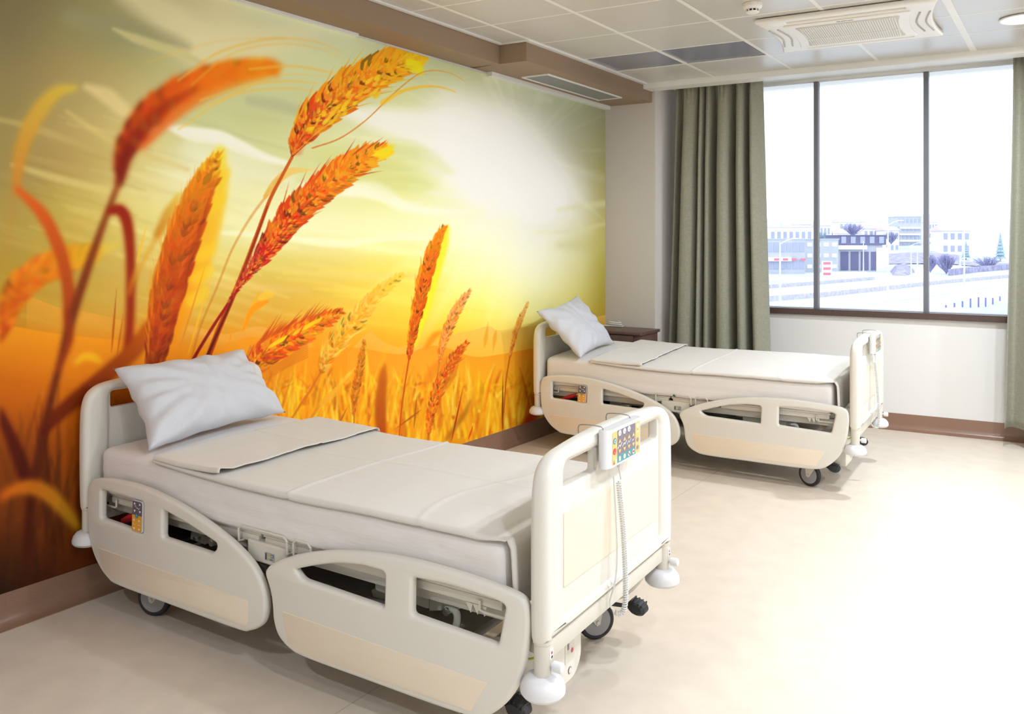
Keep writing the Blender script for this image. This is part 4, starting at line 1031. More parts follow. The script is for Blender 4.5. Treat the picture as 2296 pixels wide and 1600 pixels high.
mattress(2, 'white-sheeted mattress on the farther bed, nearest the curtain')

def blanket(i, label):
    nz_ = smooth_noise(40+i); nf = smooth_noise(60+i)
    xe, xf = 0.425, 2.006           # folded edge near the pillow, foot end
    xt = 0.80                       # where the turned-back flap ends
    # profile along the bed: (kind, x, lift)
    prof = []
    for k in range(9): prof.append(('drop', 0.185*(1-k/8.0)))
    n = 190
    for k in range(1, n+1): prof.append(('top', xf+(xe-xf)*k/n, 0.005))
    for k in range(1, 6): prof.append(('loop', k/6.0))
    m = 26
    for k in range(m+1): prof.append(('flap', xe+(xt-xe)*k/m, 0.016))
    NYB = 96; hwb = 0.424
    vs = []; 
    for (ip, p) in enumerate(prof):
        for j in range(NYB+1):
            v = j/NYB; y = -hwb+2*hwb*v; over = 0.0
            e = 0.0; yy = y
            # edges hang a little over the sides
            L = hwb+0.018; s = -L+2*L*v; yy = s; dz = 0
            lim = hwb-0.008
            if abs(s) > lim:
                q = (abs(s)-lim)/(L-lim); a = min(1, q)*PI/2*0.95
                yy = math.copysign(lim+0.011*math.sin(a), s); dz = -0.020*q*q
                dz *= (1.0 if p[0] == 'drop' else min(1, max(0.0, (xf-p[1])/0.10)) if p[0] == 'top' else 1.0)*(0.85+0.25*nz_(p[1]*7 if p[0] != 'drop' else 14, 1.0 if s < 0 else 5.0))
            wr = 0.0
            if p[0] == 'drop':
                d = p[1]; x = xf+0.006+0.012*math.sin(min(1, d/0.03)*PI/2)+0.006*nf(s*14, d*6)+0.012*d/0.185
                z = top_z(i, 1.97, max(-HW, min(HW, yy)))+0.004-d*(1+0.03*nf(s*9, 2))
                if abs(s) > lim: yy = math.copysign(lim+0.006, s); x -= 0.012*(abs(s)-lim)/(L-lim)
                vs.append((x, yy, z)); continue
            x = p[1] if p[0] != 'loop' else xe
            if p[0] == 'top':
                lift = p[2]
                wr += 0.0055*math.exp(-((x-1.155-0.02*math.sin(s*5))/0.006)**2)
                wr += 0.0040*math.exp(-((s-0.02-0.01*math.sin(x*6))/0.006)**2)*(x > 0.8)
                wr += 0.0030*math.exp(-((x-1.70-0.05*math.sin(s*7))/0.011)**2)
                wr += 0.0030*nz_(x*8, s*8)+0.0013*nz_(x*26+s*9, s*26)
                if x > xf-0.02: lift -= 0.004*(x-xf+0.02)/0.02
            elif p[0] == 'loop':
                a = p[1]*PI; x = xe-0.007*math.sin(a)+0.0; lift = 0.005+0.011*(1-math.cos(a))/2
            else:
                lift = p[2]; tt = (x-xe)/(xt-xe)
                x += tt*(0.012*nf(s*9, 1)+0.008*nf(s*27, 4))+0.006*nf(s*6, 9)*(1-tt)
                lift += 0.004*abs(nz_(x*12, s*9))+0.0015*nz_(x*30, s*24)+0.005*tt*tt*(1+nf(s*13, 7))
                if s < -0.36: lift += 0.016*tt**3*min(1, (-0.36-s)/0.06)*(1 if i == 1 else 0.4)
                wr += 0.004*math.exp(-((s-0.06)/0.007)**2)
            if p[0] != 'flap' and p[0] != 'loop': x += 0.0
            else: x += 0.010*nf(s*5, 3)*(1 if p[0] == 'loop' else 1-(x-xe)/(xt-xe))
            z = top_z(i, x, max(-HW, min(HW, yy)))+lift+wr+dz
            vs.append((x, yy, z))
    fs = []
    K = NYB+1
    for a in range(len(prof)-1):
        for j in range(NYB): fs.append((a*K+j, a*K+j+1, (a+1)*K+j+1, (a+1)*K+j))
    me = bpy.data.meshes.new('top_sheet'); me.from_pydata(vs, [], fs)
    me.polygons.foreach_set('use_smooth', [True]*len(me.polygons))
    o = link('top_sheet', me, CREAM, None, BEDL[i], (0, 0, BEDR[i]))
    md = o.modifiers.new('thick', 'SOLIDIFY'); md.thickness = 0.0022; md.offset = 0
    tag(o, label, 'bed sheet', 'cream top sheets on the beds')
blanket(1, 'cream top sheet folded back on the nearer bed, in the foreground')
blanket(2, 'sunlit cream top sheet folded back on the farther bed')

def pillow(i, c00, c10, c11, c01, thick, label, seed):
    # corners: 00 near-bottom, 10 far-bottom, 11 far-top, 01 near-top, in the bed's frame
    c00, c10, c11, c01 = [Vector(c) for c in (c00, c10, c11, c01)]
    nrm = (c10-c00).cross(c01-c00).normalized()
    if nrm.x < 0: nrm = -nrm
    nz_ = smooth_noise(seed); N = 56; M_ = 40; vs = []; fs = []
    cen = (c00+c10+c11+c01)/4
    for side in (1, -1):
        for a in range(N+1):
            for b_ in range(M_+1):
                u, v = a/N, b_/M_
                # edges bow inward, corners stay pointed
                U = 2*u-1; V = 2*v-1
                uu = u-0.055*U*(1-V*V); vv = v-0.06*V*(1-U*U)
                uu += 0.006*nz_(v*11, 3)*abs(U); vv += 0.006*nz_(u*11, 8)*abs(V)
                p = (c00*(1-uu)+c10*uu)*(1-vv)+(c01*(1-uu)+c11*uu)*vv
                f = max(0, (1-abs(U)**3.2))**0.5*max(0, (1-abs(V)**3.2))**0.5
                h = thick*f*(0.92+0.10*nz_(u*5, v*5))
                cr = max(0, 1-f)
                ang = math.atan2(V, U)
                h += thick*0.20*math.sin(ang*13+seed+2*nz_(u*4, v*4))*cr*f*1.5
                h += (0.0065*nz_(u*16+v*6, v*16)+0.004*nz_(u*34-v*20, v*30)+0.010*nz_(u*6-v*3, v*7))*min(1, f*3)
                h += -0.010*math.exp(-((u-0.5-0.05*(v-0.4))/0.012)**2)*min(1, f*2)*(1 if side > 0 else 0)*0.6
                q = p+nrm*side*h
                if side < 0: q = p-nrm*h*0.75
                vs.append(q)
    K = (N+1)*(M_+1)
    for a in range(N):
        for b_ in range(M_):
            i0 = a*(M_+1)+b_
            fs.append((i0, i0+M_+1, i0+M_+2, i0+1)); fs.append((K+i0, K+i0+1, K+i0+M_+2, K+i0+M_+1))
    bm = bmesh.new(); bv = [bm.verts.new(v) for v in vs]
    for f in fs: bm.faces.new([bv[k] for k in f])
    bmesh.ops.remove_doubles(bm, verts=bm.verts[:], dist=1e-4); bmesh.ops.recalc_face_normals(bm, faces=bm.faces[:])
    me = bpy.data.meshes.new('pillow'); bm.to_mesh(me); bm.free()
    me.polygons.foreach_set('use_smooth', [True]*len(me.polygons))
    o = link('pillow', me, SHEETW, None, BEDL[i], (0, 0, BEDR[i]))
    return tag(o, label, 'pillow', 'white bed pillows')
pillow(1, (0.375, -0.415, 0.665), (0.300, 0.345, 0.672), (0.055, 0.305, 0.955), (0.095, -0.385, 0.955), 0.105, 'white pillow leaning on the headboard of the nearer bed', 3)
p2 = pillow(2, (0.350, -0.45, 0.668), (0.30, 0.21, 0.70), (0.02, 0.115, 1.055), (0.045, -0.53, 0.985), 0.085, 'white pillow standing tilted on the farther bed', 9)
# small blue laundry print near the far edge of that pillow
want = Vector((0.30, 0.21, 0.70)).lerp(Vector((0.02, 0.115, 1.055)), 0.55)+Vector((0.03, -0.055, 0.03))
vv = min((v for v in p2.data.vertices if v.normal.x > 0.2), key=lambda v: (v.co-want).length)
nn_ = vv.normal.normalized(); ua = nn_.cross(Vector((0, 0, 1))).normalized(); ub = nn_.cross(ua)
b = MB()
for (a0, b0, rr) in ((0, 0.006, 0.0055), (0.002, -0.004, 0.0035), (-0.008, -0.006, 0.003), (0.010, -0.006, 0.003)):
    c_ = vv.co+nn_*0.003+ua*a0-ub*b0
    b.add([c_+ua*rr*math.cos(k*PI/4)*1.3+ub*rr*math.sin(k*PI/4)*0.8 for k in range(8)], [tuple(range(8))])
mk = b.build('laundry_print', mat('laundry_blue', (50, 80, 190), 0.7), p2, smooth=False); mk['label'] = 'small blue printed laundry mark'; mk['kind'] = 'stuff'

# ------------------------------------------------------------------ handsets on the footboards
def handset():
    t = empty('bed_control_panel', 'attendant control panel with coloured keys hooked on the nearer footboard', 'remote control', BEDL[1], BEDR[1], 'control panels on the footboards')
    y0, y1, z0, z1 = -0.165, 0.098, 0.795, 0.908
    x0, x1 = LB+0.033, LB+0.066
    prof = [(x0, y0+0.004), (x0, y1-0.004), (x1-0.012, y1), (x1-0.003, y1-0.012), (x1, y1-0.028), (x1, y0+0.030), (x1-0.004, y0+0.010), (x1-0.013, y0)]
    b = MB(); b.prism(round_corners(prof, 0.008, 3), lambda u, v, d: (u, v, d), z0, z1); b.build('body', DIVIDER, t)
    # face overlay (seen from +x, left is -y)
    fy0, fy1 = y0+0.034, y1-0.026; fw = fy1-fy0; fz0, fz1 = z0+0.006, z1-0.010; fh = fz1-fz0
    b = MB(); L = 0.0006
    def F(mi, pts, k): b.cur = mi; b.add([(x1+k*L, fy0+p[0]*fw, fz0+p[1]*fh) for p in pts], [tuple(range(len(pts)))])
    def D(mi, cx, cz, r, k, n=18): F(mi, [(cx+r*math.cos(2*PI*j/n), cz+r*1.75*math.sin(2*PI*j/n)) for j in range(n)], k)
    def Tr(mi, cx, cz, w, h, up, k): F(mi, [(cx-w/2, cz-up*h/2), (cx+w/2, cz-up*h/2), (cx, cz+up*h/2)], k)
    F(0, [(0, 0), (0.16, 0), (0.16, 1), (0, 1)], 1); F(1, [(0.16, 0.22), (0.83, 0.22), (0.83, 1), (0.16, 1)], 1)
    F(2, [(0.16, 0), (0.83, 0), (0.83, 0.22), (0.16, 0.22)], 1); F(0, [(0.83, 0), (1, 0), (1, 1), (0.83, 1)], 1)
    D(2, 0.075, 0.72, 0.058, 2); D(3, 0.075, 0.72, 0.032, 3); D(2, 0.075, 0.72, 0.020, 4)
    D(4, 0.075, 0.40, 0.058, 2); D(5, 0.075, 0.40, 0.045, 3); D(4, 0.075, 0.42, 0.018, 4)
    D(6, 0.05, 0.10, 0.018, 2); D(4, 0.05, 0.04, 0.018, 2); F(3, [(0.10, 0.08), (0.14, 0.08), (0.14, 0.14), (0.10, 0.14)], 2); F(3, [(0.10, 0.01), (0.14, 0.01), (0.14, 0.06), (0.10, 0.06)], 2)
    for k, cx in enumerate((0.25, 0.42, 0.585)):
        D(3, cx, 0.90-0.0*k, 0.052, 2); D(1, cx+0.005, 0.88, 0.014, 3); D(4, cx, 0.775, 0.010, 2, 8)
    for k, cx in enumerate((0.25, 0.42, 0.585, 0.75)):
        Tr(0, cx, 0.66, 0.10, 0.12, 1, 2); Tr(0, cx, 0.33, 0.10, 0.12, -1, 2)
        w = 0.06 if k != 3 else 0.045
        p = [(-1, 0.42), (-0.2, 0.52), (0.1, 0.46), (1, 0.56)] if k < 3 else [(-1, 0.44), (-0.3, 0.50), (0.0, 0.45), (0.9, 0.58)]
        t_ = 0.035 if k < 2 else 0.02
        for q in range(3):
            a_, c_ = p[q], p[q+1]; F(3, [(cx+a_[0]*w*1.3, a_[1]), (cx+c_[0]*w*1.3, c_[1]), (cx+c_[0]*w*1.3, c_[1]+t_), (cx+a_[0]*w*1.3, a_[1]+t_)], 2)
    F(7, [(0.215, 0.04), (0.285, 0.04), (0.285, 0.18), (0.215, 0.18)], 2); D(7, 0.42, 0.11, 0.045, 2); D(7, 0.585, 0.11, 0.045, 2); D(7, 0.75, 0.11, 0.045, 2)
    F(4, [(0.55, 0.15), (0.57, 0.17), (0.62, 0.07), (0.60, 0.05)], 3); F(4, [(0.72, 0.09), (0.78, 0.09), (0.78, 0.14), (0.72, 0.14)], 3)
    D(3, 0.91, 0.88, 0.042, 2); D(4, 0.915, 0.76, 0.010, 2, 8); F(3, [(0.87, 0.66), (0.95, 0.67), (0.95, 0.70), (0.87, 0.70)], 2)
    for cz in (0.42, 0.17):
        D(1, 0.915, cz, 0.045, 2); F(3, [(0.90, cz-0.08), (0.91, cz-0.08), (0.93, cz+0.08), (0.92, cz+0.08)], 3)
    o = b.build('keypad', [KLO, KGR, KT2, KW, KR, KPK, KGn, KCR], t, smooth=False); o['label'] = 'orange, grey and teal key membrane'
    for y in (y0+0.014, y1-0.055):
        b = MB(); b.tube(catmull([(x0+0.012, y, z1-0.004), (x0+0.012, y, z1+0.003), (x0+0.004, y, z1+0.009), (LB, y, z1+0.010), (LB-0.030, y, z1+0.007), (LB-0.037, y, z1-0.002), (LB-0.036, y, z1-0.02)], 5), 0.0019, 8)
        b.build('hook', WIRE, t)
    # cable: straight lead, coil, and the loop that goes back up behind the frame
    b = MB()
    ty = -0.045
    A = Vector((x1-0.018, ty, z0+0.002))
    b.tube([A, A-Vector((0, 0, 0.022))], 0.006, 10)
    b.tube(catmull([A-Vector((0, 0, 0.02)), A+Vector((0.002, 0.006, -0.05)), A+Vector((0.002, 0.010, -0.062)), A+Vector((0.0, -0.004, -0.066))], 5), 0.0025, 8)
    c0 = A+Vector((0.0, -0.002, -0.068)); c1 = Vector((x1+0.004, -0.045, 0.385)); c2 = Vector((x1-0.012, -0.055, 0.345))
    axis = catmull([c0, c0.lerp(c1, 0.5)+Vector((0.004, 0.004, 0)), c1, c2+Vector((0.006, 0.004, -0.012)), c2+Vector((-0.012, -0.006, -0.010))], 14)
    Ls = [0]
    for k in range(len(axis)-1): Ls.append(Ls[-1]+(axis[k+1]-axis[k]).length)
    tot = Ls[-1]; turns = 58; pts = []
    for k in range(turns*10+1):
        d = tot*k/(turns*10); i = min(int(np.searchsorted(Ls, d, side='right'))-1, len(axis)-2); f = (d-Ls[i])/(Ls[i+1]-Ls[i])
        p = axis[i].lerp(axis[i+1], f); T = (axis[i+1]-axis[i]).normalized(); U = T.cross(Vector((0, 1, 0))).normalized(); Wv = T.cross(U)
        a = 2*PI*k/10; pts.append(p+(U*math.cos(a)+Wv*math.sin(a))*0.0068)
    b.tube(pts, 0.0026, 6)
    e = axis[-1]
    b.tube(catmull([e, e+Vector((-0.012, -0.012, 0.03)), e+Vector((0.004, -0.012, 0.09)), e+Vector((0.010, -0.006, 0.16)), e+Vector((0.006, -0.002, 0.26)), A+Vector((-0.012, -0.012, -0.05))], 6), 0.0026, 8)
    b.build('coiled_cable', CABLEG, t)
    return t
KT2 = mat('keypad_teal_light', (60, 150, 172), 0.4); KCR = mat('keypad_cream', (244, 226, 178), 0.4); CABLEG = mat('coiled_cable_grey', (212, 212, 208), 0.35)
h1 = handset()
h2 = copy_tree(h1); h2.location = BEDL[2]; h2.rotation_euler = (0, 0, BEDR[2])
h2['label'] = 'attendant control panel hooked on the farther footboard, seen from its edge'

# ------------------------------------------------------------------ nightstand with its cable
t = empty('nightstand', 'dark walnut nightstand in the corner behind the farther bed', 'nightstand', (-3.12, 6.14, 0))
b = MB(); b.box(-0.255, 0.275, -0.19, 0.185, 0.728, 0.752, 0.003); b.build('top', WOOD, t)
b = MB(); b.box(-0.24, 0.255, -0.165, 0.18, 0.06, 0.728, 0.003); b.build('body', WOOD, t)
b = MB(); b.box(-0.235, 0.205, -0.182, -0.166, 0.53, 0.720, 0.002); d_ = b.build('drawer', WOOD, t)
b = MB(); b.tube([(-0.08, -0.182, 0.625), (-0.08, -0.205, 0.625), (0.05, -0.205, 0.625), (0.05, -0.182, 0.625)], 0.005, 8); b.build('handle', CHROME, d_)
b = MB(); b.box(-0.235, 0.205, -0.182, -0.166, 0.075, 0.522, 0.002); d_ = b.build('door', WOOD, t)
b = MB(); b.tube([(0.15, -0.182, 0.40), (0.15, -0.205, 0.40), (0.15, -0.205, 0.48), (0.15, -0.182, 0.48)], 0.005, 8); b.build('handle', CHROME, d_)
for (x, y) in ((-0.2, -0.13), (0.22, -0.13), (-0.2, 0.14), (0.22, 0.14)):
    b = MB(); b.lathe([(0.018, 0.0), (0.02, 0.03), (0.02, 0.06)], 14, Matrix.Translation((x, y, 0))); b.build('foot', BLACK, t)
b = MB()
pp = []
for k in range(40):
    a = k/39*2*PI*2.2; rr = 0.075-0.0006*k; pp.append((0.0+rr*math.cos(a), 0.035*math.sin(a), 0.006+0.012*abs(math.sin(a*0.5))+0.0008*k))
pp = [(-0.13, -0.10, 0.004), (-0.10, -0.06, 0.010)]+pp
b.tube(catmull(pp, 2), 0.0045, 8)
o = b.build('charging_cable', CABLEW, None, (-3.235, 6.265, 0.753)); tag(o, 'white cable coiled loosely on the dark nightstand', 'cable')

# ------------------------------------------------------------------ curtains
def fabric():
    m = bpy.data.materials.new('grey_green_curtain'); m.use_nodes = True; nt = m.node_tree; b = nt.nodes['Principled BSDF']
    tc = nt.nodes.new('ShaderNodeTexCoord'); cs = []
    for (sx, sz) in ((30, 700), (700, 30)):
        mp = nt.nodes.new('ShaderNodeMapping'); mp.inputs['Scale'].default_value = (sx, sx, sz); nt.links.new(tc.outputs['Object'], mp.inputs['Vector'])
        n = nt.nodes.new('ShaderNodeTexNoise'); n.inputs['Scale'].default_value = 1.0; n.inputs['Detail'].default_value = 2; nt.links.new(mp.outputs[0], n.inputs['Vector']); cs.append(n)
    mx = nt.nodes.new('ShaderNodeMath'); mx.operation = 'ADD'; nt.links.new(cs[0].outputs['Fac'], mx.inputs[0]); nt.links.new(cs[1].outputs['Fac'], mx.inputs[1])
    r = nt.nodes.new('ShaderNodeValToRGB'); r.color_ramp.elements[0].position = 0.3; r.color_ramp.elements[1].position = 0.8
    r.color_ramp.elements[0].color = col(136, 133, 116); r.color_ramp.elements[1].color = col(186, 186, 164)
    hv = nt.nodes.new('ShaderNodeMath'); hv.operation = 'MULTIPLY'; hv.inputs[1].default_value = 0.5; nt.links.new(mx.outputs[0], hv.inputs[0])
    nt.links.new(hv.outputs[0], r.inputs['Fac']); nt.links.new(r.outputs['Color'], b.inputs['Base Color'])
    b.inputs['Roughness'].default_value = 0.9; b.inputs['Specular IOR Level'].default_value = 0.15; b.inputs['Sheen Weight'].default_value = 0.25
    # a little daylight glows through the weave
    tl = nt.nodes.new('ShaderNodeBsdfTranslucent'); nt.links.new(r.outputs['Color'], tl.inputs['Color'])
    ms = nt.nodes.new('ShaderNodeMixShader'); ms.inputs[0].default_value = 0.10
    o = nt.nodes['Material Output']; nt.links.new(b.outputs[0], ms.inputs[1]); nt.links.new(tl.outputs[0], ms.inputs[2]); nt.links.new(ms.outputs[0], o.inputs['Surface'])
    return m
FAB = fabric()
def curtain(folds, ytop, yoff, zt, zb, label, xt, xb):
    # folds: list of (u, depth) control points of the plan curve, u 0..1
    cs = catmull([(u, d, 0) for u, d in folds], 9); NZ = 44; vs = []; K = len(cs); nn = smooth_noise(int(abs(xt[0])*100))
    for k in range(NZ+1):
        w = k/NZ; z = zt+(zb-zt)*w
        a = xt[0]+(xb[0]-xt[0])*w**1.3; c = xt[1]+(xb[1]-xt[1])*w**1.3
        for p in cs:
            u = p.x; x = a+(c-a)*u+0.006*nn(u*9, w*3)
            amp = 0.55+0.45*min(1, w*4)
            y = ytop(x)+yoff+p.y*amp*1.25+0.006*nn(u*14+3, w*4)
            if w < 0.06: y += 0.010*math.sin(u*130)*(1-w/0.06)
            vs.append((x, y, z))
    fs = []
    for k in range(NZ):
        for j in range(K-1): fs.append((k*K+j, k*K+j+1, (k+1)*K+j+1, (k+1)*K+j))
    me = bpy.data.meshes.new('curtain'); me.from_pydata(vs, [], fs); me.polygons.foreach_set('use_smooth', [True]*len(me.polygons))
    o = link('curtain', me, FAB); md = o.modifiers.new('thick', 'SOLIDIFY'); md.thickness = 0.003; md.offset = 0
    return tag(o, label, 'curtain', 'grey-green curtains at the window')
D_ = 0.045
fl = [(0, 0.02), (0.035, -0.02), (0.065, 0.035), (0.10, 0.05), (0.13, -0.055), (0.20, -0.065), (0.265, -0.02), (0.285, 0.055), (0.31, -0.045), (0.34, -0.05), (0.365, 0.05), (0.39, -0.045), (0.43, -0.05), (0.46, 0.055), (0.50, 0.04),
      (0.535, -0.07), (0.62, -0.075), (0.65, -0.01), (0.675, 0.06), (0.705, 0.05), (0.74, -0.06), (0.80, -0.06), (0.825, 0.05), (0.86, 0.055), (0.885, -0.055), (0.93, -0.065), (0.975, 0.0), (1.0, 0.05)]
yt_ = lambda x: yedge(x)+0.15
curtain(fl, yt_, 0.17, 2.785, 0.11, 'long grey-green curtain gathered at the left of the window', (-2.815, -2.10), (-2.90, -2.035))
fl = [(0, 0.0), (0.01, 0.05), (0.05, 0.075), (0.12, 0.02), (0.18, -0.05), (0.26, -0.06), (0.33, 0.05), (0.40, 0.055), (0.47, -0.06), (0.56, -0.06), (0.63, 0.05), (0.70, 0.055), (0.78, -0.055), (0.87, -0.06), (0.94, 0.04), (1, 0.02)]
curtain(fl, yt_, 0.20, 2.785, 0.14, 'grey-green curtain hanging at the right end of the window', (-0.372, 0.42), (-0.425, 0.45))
tr_ = MB(); tr_.prism([(-2.9, yt_(-2.9)+0.16), (0.5, yt_(0.5)+0.16), (0.5, yt_(0.5)+0.19), (-2.9, yt_(-2.9)+0.19)], lambda u, v, d: (u, v, d), ZC+0.012, ZC+0.03)
o = tr_.build('curtain_rail', WHITE, smooth=False); tag(o, 'white curtain track in the recess above the window', 'curtain rail')

# ------------------------------------------------------------------ ceiling fittings
# air conditioner cassette
ACM = mat('ac_white', (238, 236, 230), 0.4); ACG = mat('ac_grille', (206, 202, 190), 0.6)
def ac_unit():
    t = empty('air_conditioner', 'white ceiling cassette air conditioner with curved sides beside the smoke detector', 'air conditioner', AC_C, AC_R)
    L, Wd = AC_L, AC_W
    def bowed(l, w, bow, n=14):
        p = []
        for k in range(n+1): v = -w+2*w*k/n; p.append((l-bow*(1-(v/w)**2), v))
        for k in range(n+1): v = w-2*w*k/n; p.append((-l+bow*(1-(v/w)**2), v))
        return round_corners(p, 0.02, 2)
    s0 = bowed(L, Wd, 0.045)
    plate('panel', s0, [rect(-0.315, 0.315, -Wd+0.055, -Wd+0.105, 0.006), rect(-0.315, 0.315, Wd-0.105, Wd-0.055, 0.006)], 0.030, 0.012, lambda u, v, w: (u, v, w-0.018), ACM, t, 3)
    b = MB(); b.box(-0.325, 0.325, -Wd+0.05, -Wd+0.11, -0.006, 0.05); b.box(-0.325, 0.325, Wd-0.11, Wd-0.05, -0.006, 0.05); b.build('air_slot', DARKG, t, smooth=False)
    for sg in (-1, 1):
        M = Matrix.Rotation(R(-sg*25), 4, 'X')
        b = MB(); b.box(-0.31, 0.31, -0.017, 0.017, -0.002, 0.002, 0, Matrix.Translation((0, sg*(Wd-0.080), -0.020)) @ M); b.build('louvre', ACM, t, smooth=False)
    g = bowed(0.44, Wd-0.13, 0.03)
    plate('intake_frame', bowed(0.345, Wd-0.125, 0.025), [], 0.010, 0.004, lambda u, v, w: (u, v, w-0.037), ACM, t, 2)
    plate('grille', bowed(0.285, Wd-0.175, 0.022), [], 0.004, 0.001, lambda u, v, w: (u, v, w-0.0425), ACG, t, 1)
    b = MB()
    n = 40
    for k in range(n):
        x = -0.255+0.51*k/(n-1); b.box(x-0.002, x+0.002, -Wd+0.19, Wd-0.19, -0.0475, -0.0440)
    b.box(-0.26, 0.26, 0.056, 0.064, -0.049, -0.044)
    o = b.build('grille_slat', ACM, t, smooth=False); o['kind'] = 'stuff'
    for sg in (-1, 1):
        for dx in (0.045, 0.095):
            pts = catmull([(sg*(L-dx-0.005), -Wd*0.55, -0.0335), (sg*(L-dx-0.035), 0, -0.0335), (sg*(L-dx-0.005), Wd*0.55, -0.0335)], 6)
            b = MB(); b.tube(pts, 0.006, 6); b.build('side_slot', SLOT, t)
    b = MB()
    for k in range(11): b.box(-0.045+k*0.0085, -0.045+k*0.0085+(0.0065 if k % 4 != 2 else 0.004), -Wd+0.140, -Wd+0.148, -0.0435, -0.0415)
    b.build('maker_mark', mat('mark_blue', (60, 80, 130), 0.5), t, smooth=False)
    return t
SLOT = mat('slot_grey', (176, 172, 166), 0.5)
AC_C = (-1.125, 5.275, ZC); AC_R = R(5.0); AC_L = 0.485; AC_W = 0.425
ac_unit()
# smoke detector
b = MB(); b.cur = 0
b.lathe([(0.030, -0.052), (0.034, -0.050), (0.036, -0.046)], 32); b.lathe([(0.036, -0.034), (0.040, -0.032), (0.050, -0.024), (0.052, -0.018), (0.052, -0.001), (0.048, 0)], 40)
b.lathe([(0.010, -0.056), (0.028, -0.054), (0.031, -0.046), (0.030, -0.044)], 32)
for k in range(10):
    a = 2*PI*k/10; b.box(-0.003, 0.003, -0.003, 0.003, -0.048, -0.032, 0, Matrix.Rotation(a, 4, 'Z') @ Matrix.Translation((0.034, 0, 0)))
b.cur = 1; b.lathe([(0.028, -0.048), (0.028, -0.033)], 24)
o = b.build('smoke_detector', [ACM, BLACK], None, (-1.475, 4.50, ZC)); tag(o, 'white round smoke detector on the ceiling', 'smoke detector')
# downlights
LENS = mat('lamp_lens', (255, 246, 230), 0.4, emit=9.0)
def downlight(x, y, label, power):
    t = empty('ceiling_downlight', label, 'ceiling light', (x, y, ZC), 0, 'round ceiling downlights')
    b = MB()
    prof = [(0.100, 0.0), (0.115, -0.003), (0.120, -0.010), (0.116, -0.014), (0.106, -0.012)]
    b.lathe(prof, 40); b.build('trim_ring', WHITE, t)
    b = MB(); b.lathe([(0.02, -0.0155), (0.105, -0.0135), (0.106, -0.012)], 40); b.build('lens', LENS, t)
    l = bpy.data.lights.new('lamp_glow', 'AREA'); l.shape = 'DISK'; l.size = 0.13; l.energy = power*LAMPK; l.color = (0.88, 0.955, 1.06)
    o = bpy.data.objects.new('lamp_glow', l); C.objects.link(o); o.parent = t; o.location = (0, 0, -0.022)
    return t
LAMPK = 1.0
LAMPS = [(-0.265, 5.67, 48), (0.30, 2.75, 28), (0.45, 4.2, 48), (0.5, 0.9, 29), (1.9, 5.6, 42), (1.9, 2.75, 26), (1.9, 0.2, 32), (-1.5, -0.6, 24)]
for k, (x, y, p) in enumerate(LAMPS):
    lb = 'bright round downlight at the far right of the ceiling' if k == 0 else 'round ceiling downlight over the open floor, number not in view'
    o = downlight(x, y, lb, p)
    if k: o['label'] = ['', 'downlight above the aisle by the nearer bed foot', 'downlight above the aisle between the two beds', 'downlight near the room entrance side of the aisle', 'downlight by the window on the far side of the room', 'downlight in the middle of the far side of the room', 'downlight at the back of the room', 'downlight near the mural wall at the entrance side of the room'][k]
# soffit vent
t = empty('soffit_vent', 'grey rectangular vent panel with a white frame under the brown beam', 'vent', (0, 0, 0))
VQ = [(-3.265, 4.885), (-3.045, 4.895), (-3.045, 6.03), (-3.265, 6.03)]
def inset(q, d): cx = sum(p[0] for p in q)/4; cy = sum(p[1] for p in q)/4; return [(p[0]-math.copysign(d, p[0]-cx), p[1]-math.copysign(d, p[1]-cy)) for p in q]
b = MB(); o_ = VQ; i_ = inset(VQ, 0.014)
for k in range(4):
    a, c = o_[k], o_[(k+1) % 4]; e, f = i_[(k+1) % 4], i_[k]
    b.prism([a, c, e, f], lambda u, v, d: (u, v, d), 2.636, 2.6445)
b.build('frame', WHITE, t, smooth=False)
b = MB(); b.prism(i_, lambda u, v, d: (u, v, d), 2.641, 2.6445); b.build('panel', mat('vent_panel_grey', (130, 132, 132), 0.4), t, smooth=False)

# ------------------------------------------------------------------ outside the window
GZ = -8.0
def om(name, rgb, rough=0.9, var=0.06, scale=0.3): return mat(name, rgb, rough, var=var, scale=scale)  # outdoor base colours are paled and blued to carry distant haze
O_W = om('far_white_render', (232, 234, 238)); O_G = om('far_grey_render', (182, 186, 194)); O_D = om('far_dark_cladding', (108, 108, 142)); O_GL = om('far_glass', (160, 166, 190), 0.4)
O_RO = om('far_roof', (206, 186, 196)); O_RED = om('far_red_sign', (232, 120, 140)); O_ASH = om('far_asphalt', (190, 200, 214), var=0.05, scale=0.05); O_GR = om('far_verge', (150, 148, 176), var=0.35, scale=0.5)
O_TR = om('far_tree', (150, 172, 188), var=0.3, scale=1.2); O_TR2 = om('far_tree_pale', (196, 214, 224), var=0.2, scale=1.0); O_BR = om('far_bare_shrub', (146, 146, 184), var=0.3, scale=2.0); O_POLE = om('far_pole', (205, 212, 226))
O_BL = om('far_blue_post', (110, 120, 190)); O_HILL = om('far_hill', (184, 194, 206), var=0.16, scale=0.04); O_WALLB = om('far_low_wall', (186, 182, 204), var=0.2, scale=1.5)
def gpt(px, py): D = (CAMZ-GZ)*FPX/(py-HZ); x, y = far(px, D); return x, y
